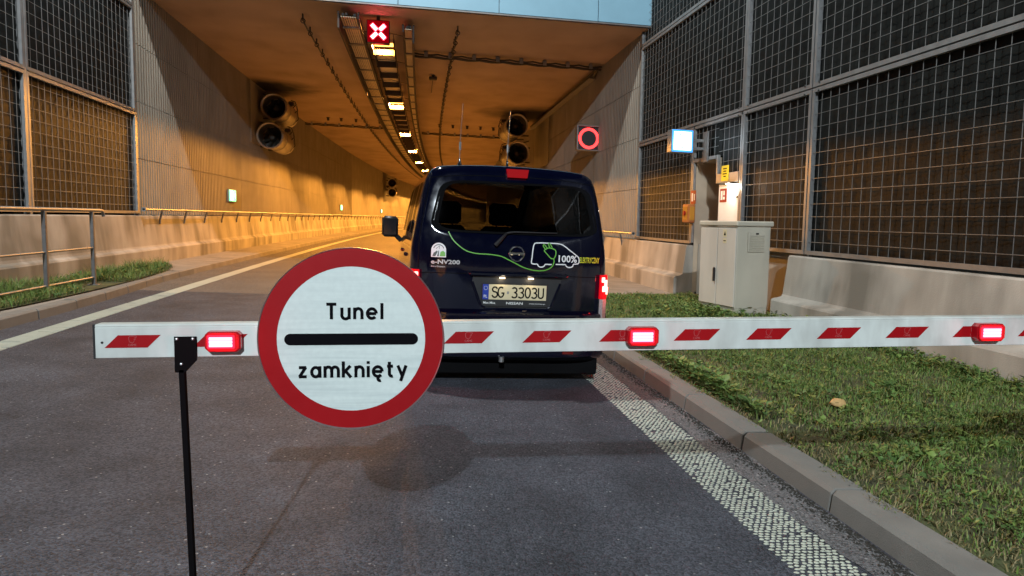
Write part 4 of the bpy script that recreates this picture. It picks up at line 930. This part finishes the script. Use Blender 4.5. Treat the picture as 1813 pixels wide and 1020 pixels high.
# ---------------------------------------------------------------- roadside cabinet
ca, cD, cWd = R(12), .90, .58
cb = thing('electrical_cabinet', (4.68, 10.3, .055), 'tall grey electrical cabinet standing in the grass before the right wall', 'cabinet', rot=(0, 0, ca))
LK = dict(local=True)
mb = MB(); mb.box((cWd / 2, cD / 2, -.05), (cWd - .01, cD - .01, .30)); mb.build('plinth', m_cab, cb, **LK)
mb = MB(); mb.box((cWd / 2, cD / 2, .70), (cWd, cD, 1.20), ch=.006); bo = mb.build('body', m_cab, cb, **LK)
mb = MB(); mb.box((cWd / 2, cD / 2, 1.345), (cWd + .07, cD + .07, .075), ch=.015); mb.build('lid', m_cab, cb, **LK)
for y, l in ((.225, .432), (.675, .432)):
    mb = MB(); mb.box((-.010, y, .70), (.022, l, 1.15), ch=.004); d_ = mb.build('door', m_cabdoor, cb, **LK)
    if y > .4:
        mb = MB(); mb.box((-.034, .492, .58), (.028, .045, .21), ch=.01); mb.build('handle', m_dark, d_, **LK)
    else:
        mb = MB(); mb.box((-.0225, .27, 1.20), (.002, .085, .11)); mb.box((-.0225, .27, 1.09), (.002, .085, .07)); stk = mb.build('warning_sticker', m_plate, d_, **LK)
        mb = MB(); mb.add([(-.0242, .27 + a, 1.20 + c) for a, c in ((-.025, -.03), (.025, -.03), (0, .035))], [(0, 1, 2)]); mb.box((-.0242, .27, 1.09), (.001, .06, .012)); mb.build('sticker_print', m_signblack, stk, **LK)
mb = MB(); mb.box((.32, -.014, 1.08), (.29, .028, .29), ch=.006); ve = mb.build('vent', m_cab, cb, **LK)
mb = MB()
for k in range(9): mb.box((.32, -.031, .97 + .025 * k), (.255, .012, .016), Matrix.Rotation(R(35), 3, 'X'))
mb.build('louvre', m_cab, ve, **LK)
mb = MB(); mb.box((.32, -.034, 1.202), (.04, .012, .02)); mb.build('latch', m_dark, ve, **LK)

# ---------------------------------------------------------------- handrails
rl = thing('pedestrian_railing', W(-4.95, 11, .13), 'tubular steel railing with square posts on the left pavement', 'railing')
for z, y1, r_ in ((1.31, 12.9, .026), (.725, 12.46, .017), (.26, 12.46, .017)):
    mb = MB(); pts = [(-4.95, y, z) for y in frange(-3, y1 - .15, 2)]
    pts += [(-4.95, y1 - .05, z - .008), (-4.95, y1, z - .05), (-4.95, y1 + .005, z - .10)] if z > 1 else [(-4.95, y1, z)]
    mb.tube(pts, r_, 12); mb.build('rail', m_steel, rl, warp=True, smooth=True)
for y in (12.46, 10.92, 9.38, 7.84, 6.3, 4.76, 3.22, 1.68, .14, -1.4):
    mb = MB(); mb.box((-4.95, y, .70), (.055, .055, 1.17), ch=.006); p = mb.build('post', m_steeld, rl, warp=True)
    mb = MB(); mb.box((-4.95, y, .145), (.16, .16, .014), ch=.003); mb.build('base_plate', m_steeld, p, warp=True)
def handrail(x, sg, y0, y1, z, label, pitch=1.85, nmax=40):
    t = thing('handrail', W(x, y0, z), label, 'handrail'); mb = MB(); ys = frange(y0, y1, 2.0)
    mb.tube([(x, y, z) for y in ys], .026, 8); mb.build('rail', m_steel, t, warp=True, smooth=True)
    mb = MB(); mb.lathe([(.0, -.1), (.045, -.1), (.045, .0), (.0, .0)], 14, 'y', (x, y0 + .1, z)); mb.build('end_cap', m_steel, t, warp=True)
    me = None
    for k in range(nmax):
        y = y0 + 1.2 + pitch * k
        if y > y1: break
        if me is None:
            b = MB(); n = 8; pts = [(0, -.01), (-sg * .0, -.05), (-sg * .03, -.14), (-sg * .055, -.24), (-sg * .06, -.33)]
            b.tube([(sg * -.0 + a * -1 * -1, 0, c) for a, c in pts], [.018, .022, .026, .022, .018], 6); me = b.build('rail_bracket', m_steeld, t, local=True, smooth=True); o = me
        else: o = me.copy(); C.objects.link(o)
        p = W(x, y, z); o.location = tuple(a - b_ for a, b_ in zip(p, OFF[t.name]))
    return t
handrail(-5.74, 1, 17.1, 112, 1.335, 'long steel handrail on curved brackets along the left tunnel wall')
handrail(5.33, -1, 17.6, 60, 1.27, 'steel handrail on curved brackets on the right, beside the van')

# ---------------------------------------------------------------- grass, weeds and the stone
m_grass = bpy.data.materials.new('grass_blades'); m_grass.use_nodes = True
_p = m_grass.node_tree.nodes['Principled BSDF']; _a = m_grass.node_tree.nodes.new('ShaderNodeAttribute'); _a.attribute_name = 'tint'
m_grass.node_tree.links.new(_a.outputs['Color'], _p.inputs['Base Color']); _p.inputs['Roughness'].default_value = .55; _p.inputs['Specular IOR Level'].default_value = .35
def plants(name, n_blade, n_weed, sampler, seed, hb=(.03, .085), n_fern=0, dry=.42):
    g = np.random.default_rng(seed); V = []; F = []; T = []; nv = 0
    pal = np.array([(.10, .19, .034), (.14, .225, .042), (.18, .24, .055), (.085, .15, .035), (.21, .22, .07)]); dpal = np.array([(.20, .165, .07), (.16, .13, .06), (.25, .21, .10)])
    P = sampler(g, n_blade); n = len(P); a = g.uniform(0, 2 * np.pi, n); h = g.uniform(*hb, n) * P[:, 3]; lean = g.uniform(.2, 1.1, n) * h; w = g.uniform(.0018, .0042, n)
    d = np.stack([np.cos(a), np.sin(a)], 1); s = np.stack([-np.sin(a), np.cos(a)], 1)
    isd = g.random(n) < dry * P[:, 4]; col = np.where(isd[:, None], dpal[g.integers(0, 3, n)], pal[g.integers(0, 5, n)]) * g.uniform(.75, 1.25, (n, 1))
    lean = np.where(isd, lean * 1.6, lean); h = np.where(isd, h * .55, h)
    b = P[:, :3]
    def at(fl, fh, fw, sg):
        q = b.copy(); q[:, :2] += d * (lean * fl)[:, None] + s * (w * fw * sg)[:, None]; q[:, 2] += h * fh - .01 * (fh == 0); return q
    arr = np.stack([at(0, 0, 1, -1), at(0, 0, 1, 1), at(.35, .6, .85, 1), at(.35, .6, .85, -1), at(1, 1, 0, 0)], 1).reshape(-1, 3)
    idx = np.arange(n)[:, None] * 5
    quads = (idx + np.array([[0, 1, 2, 3]])); tris = idx + np.array([[3, 2, 4]])
    V.append(arr); T.append(np.repeat(col, 5, 0)); nv = len(arr)
    # broad-leaved weeds: rosettes of folded leaves
    Pw = sampler(g, n_weed); wv = []; wq = []; wt = []; k0 = nv
    for p in Pw:
        nl = g.integers(4, 10); sc = g.uniform(.6, 1.25) * p[3]; c0 = np.array([(.105, .19, .045), (.08, .15, .04), (.145, .22, .05), (.19, .205, .05)][g.integers(0, 4)]) * g.uniform(.8, 1.2); hz = g.uniform(.01, .075) * p[3]
        for _ in range(nl):
            an = g.uniform(0, 2 * np.pi); L_ = g.uniform(.014, .045) * sc; wd = L_ * g.uniform(.22, .42); up = g.uniform(.05, .9); dx, dy = np.cos(an), np.sin(an)
            o = np.array([p[0] + dx * .01, p[1] + dy * .01, p[2] + hz * g.uniform(.4, 1)])
            e1 = np.array([dx, dy, up]) * L_; sd = np.array([-dy, dx, 0]) * wd
            wv += [o, o + e1 * .5 + sd + [0, 0, .15 * wd], o + e1 - [0, 0, L_ * .18], o + e1 * .5 - sd + [0, 0, .15 * wd], o + e1 * .5 - [0, 0, .2 * wd]]
            wq += [(k0, k0 + 1, k0 + 4), (k0 + 1, k0 + 2, k0 + 4), (k0 + 2, k0 + 3, k0 + 4), (k0 + 3, k0, k0 + 4)]; k0 += 5; wt += [c0 * g.uniform(.85, 1.15)] * 5
    for p in sampler(g, n_fern):      # feathery weeds: arching fronds with paired leaflets
        c0 = np.array([(.07, .14, .03), (.10, .17, .04), (.055, .115, .03)][g.integers(0, 3)]) * g.uniform(.85, 1.2)
        for _ in range(g.integers(4, 8)):
            an = g.uniform(0, 2 * np.pi); L_ = g.uniform(.06, .13) * min(1.4, p[3] + .3); up = g.uniform(.5, 1.3); d_ = np.array([np.cos(an), np.sin(an), 0]); sd = np.array([-d_[1], d_[0], 0])
            for i in range(7):
                t = (i + 1) / 7.; o = p[:3] + d_ * L_ * t + np.array([0, 0, L_ * (up * t - .75 * t * t)]); ll = L_ * .30 * (1.05 - t * .8)
                for sg_ in (-1, 1):
                    tip = o + (sd * sg_ + d_ * .55) * ll; wd = d_ * ll * .22
                    wv += [o - wd * .5, o + wd * .5, (o + tip) / 2 + wd + [0, 0, .004], tip]; wq += [(k0, k0 + 1, k0 + 2), (k0, k0 + 2, k0 + 3)]; k0 += 4; wt += [c0 * g.uniform(.9, 1.1)] * 4
    V = np.concatenate([arr, np.array(wv).reshape(-1, 3)]); T = np.concatenate([np.repeat(col, 5, 0), np.array(wt).reshape(-1, 3)])
    V[:, 2] += -SE * V[:, 0]
    tri = np.concatenate([tris, np.array(wq, int).reshape(-1, 3)]); nq, nt_ = len(quads), len(tri)
    me = bpy.data.meshes.new(name); me.vertices.add(len(V)); me.vertices.foreach_set('co', V.astype(np.float32).ravel())
    loops = np.concatenate([quads.ravel(), tri.ravel()]); me.loops.add(len(loops)); me.loops.foreach_set('vertex_index', loops.astype(np.int32))
    me.polygons.add(nq + nt_); me.polygons.foreach_set('loop_start', np.concatenate([np.arange(nq) * 4, nq * 4 + np.arange(nt_) * 3]).astype(np.int32))
    me.update(calc_edges=True)
    at_ = me.attributes.new('tint', 'FLOAT_COLOR', 'POINT'); at_.data.foreach_set('color', np.concatenate([np.clip(T, 0, 1), np.ones((len(T), 1))], 1).astype(np.float32).ravel())
    me.materials.append(m_grass); me.validate(); o = bpy.data.objects.new(name, me); C.objects.link(o); return tag(o, kind='stuff')
def lump(x, y, s): return .5 + .5 * np.sin(x * s * 2.1 + np.sin(y * s * 1.7) * 1.5) * np.cos(y * s * 1.3 + np.sin(x * s) * 2)
def near_bank(g, n):
    x = g.uniform(2.25, 5.16, n); y = 1.9 + (13.4 - 1.9) * g.random(n) ** 1.55; e = x - (2.30 + .04 * np.sin(y * 5) + .035 * np.sin(y * 13.))
    k = (e > 0) & (g.random(n) < np.clip(.42 + e * 1.2, 0, 1) * (.18 + .82 * lump(x, y, 2.3) ** .8)); x, y = x[k], y[k]; e = e[k]
    z = .112 + .10 * np.clip((x - 2.34) / 2.9, 0, 1); hs = (.55 + .75 * lump(x, y, 1.7)) * np.clip(.55 + e, .55, 1.15)
    return np.stack([x, y, z, hs, np.clip(1.9 - e * 1.1, .55, 1.9)], 1)
plants('grass', 210000, 7000, near_bank, 1, hb=(.02, .062), n_fern=330)
def verge(g, n):
    a = g.uniform(0, 2 * np.pi, n); r_ = np.sqrt(g.random(n)) * g.uniform(.9, 1.06, n); x = -5.16 + .47 * r_ * np.cos(a); y = 11.7 + 4.9 * r_ * np.sin(a)
    k = (x > -5.74) & (g.random(n) < .4 + .6 * lump(x, y, 3.)); x, y = x[k], y[k]
    bare = (np.abs(y - 12.3) < .7) & (x > -5.15); x, y = x[~bare], y[~bare]
    return np.stack([x, y, np.full(len(x), .135), .8 + 1.3 * lump(x, y, 2.0) * np.clip((-4.75 - x) * 2.5, .3, 1), np.ones(len(x))], 1)
plants('grass', 26000, 2600, verge, 2, hb=(.05, .15))
def weedline(g, n):   # taller weeds by the cabinet and in the wall foot
    t = g.random(n); c = g.integers(0, 3, n); x = np.where(c == 0, 4.3 + g.normal(0, .22, n), np.where(c == 1, 5.05 + g.normal(0, .07, n), 2.42 + np.abs(g.normal(0, .06, n)))); y = np.where(c == 0, 10.5 + g.normal(0, .5, n), np.where(c == 1, 3 + 7 * t, np.where(t < .5, 5.9 + g.normal(0, .25, n), 1.9 + 6 * t)))
    k = x < 5.14; x, y = x[k], y[k]; z = .112 + .10 * np.clip((x - 2.34) / 2.9, 0, 1)
    return np.stack([x, y, z, np.full(len(x), 1.7), np.full(len(x), .7)], 1)
plants('weeds', 4200, 900, weedline, 3, n_fern=70)
mb = MB(); ico = bmesh.new(); bmesh.ops.create_icosphere(ico, subdivisions=3, radius=1.)
for v in ico.verts:
    q = v.co; k = 1 + .10 * math.sin(q.x * 3 + 1) + .06 * math.sin(q.y * 5 + q.z * 4); v.co = Vector((q.x * .072 * k, q.y * .05 * k, max(-.012, q.z * .036 * k)))
me = bpy.data.meshes.new('stone'); ico.to_mesh(me); ico.free(); me.materials.append(m_stone); me.polygons.foreach_set('use_smooth', [True] * len(me.polygons))
o = bpy.data.objects.new('stone', me); C.objects.link(o); o.location = W(3.1, 5.0, .20); o.rotation_euler = (.1, .1, .3); tag(o, 'tan rounded stone lying in the grass bank', 'stone')
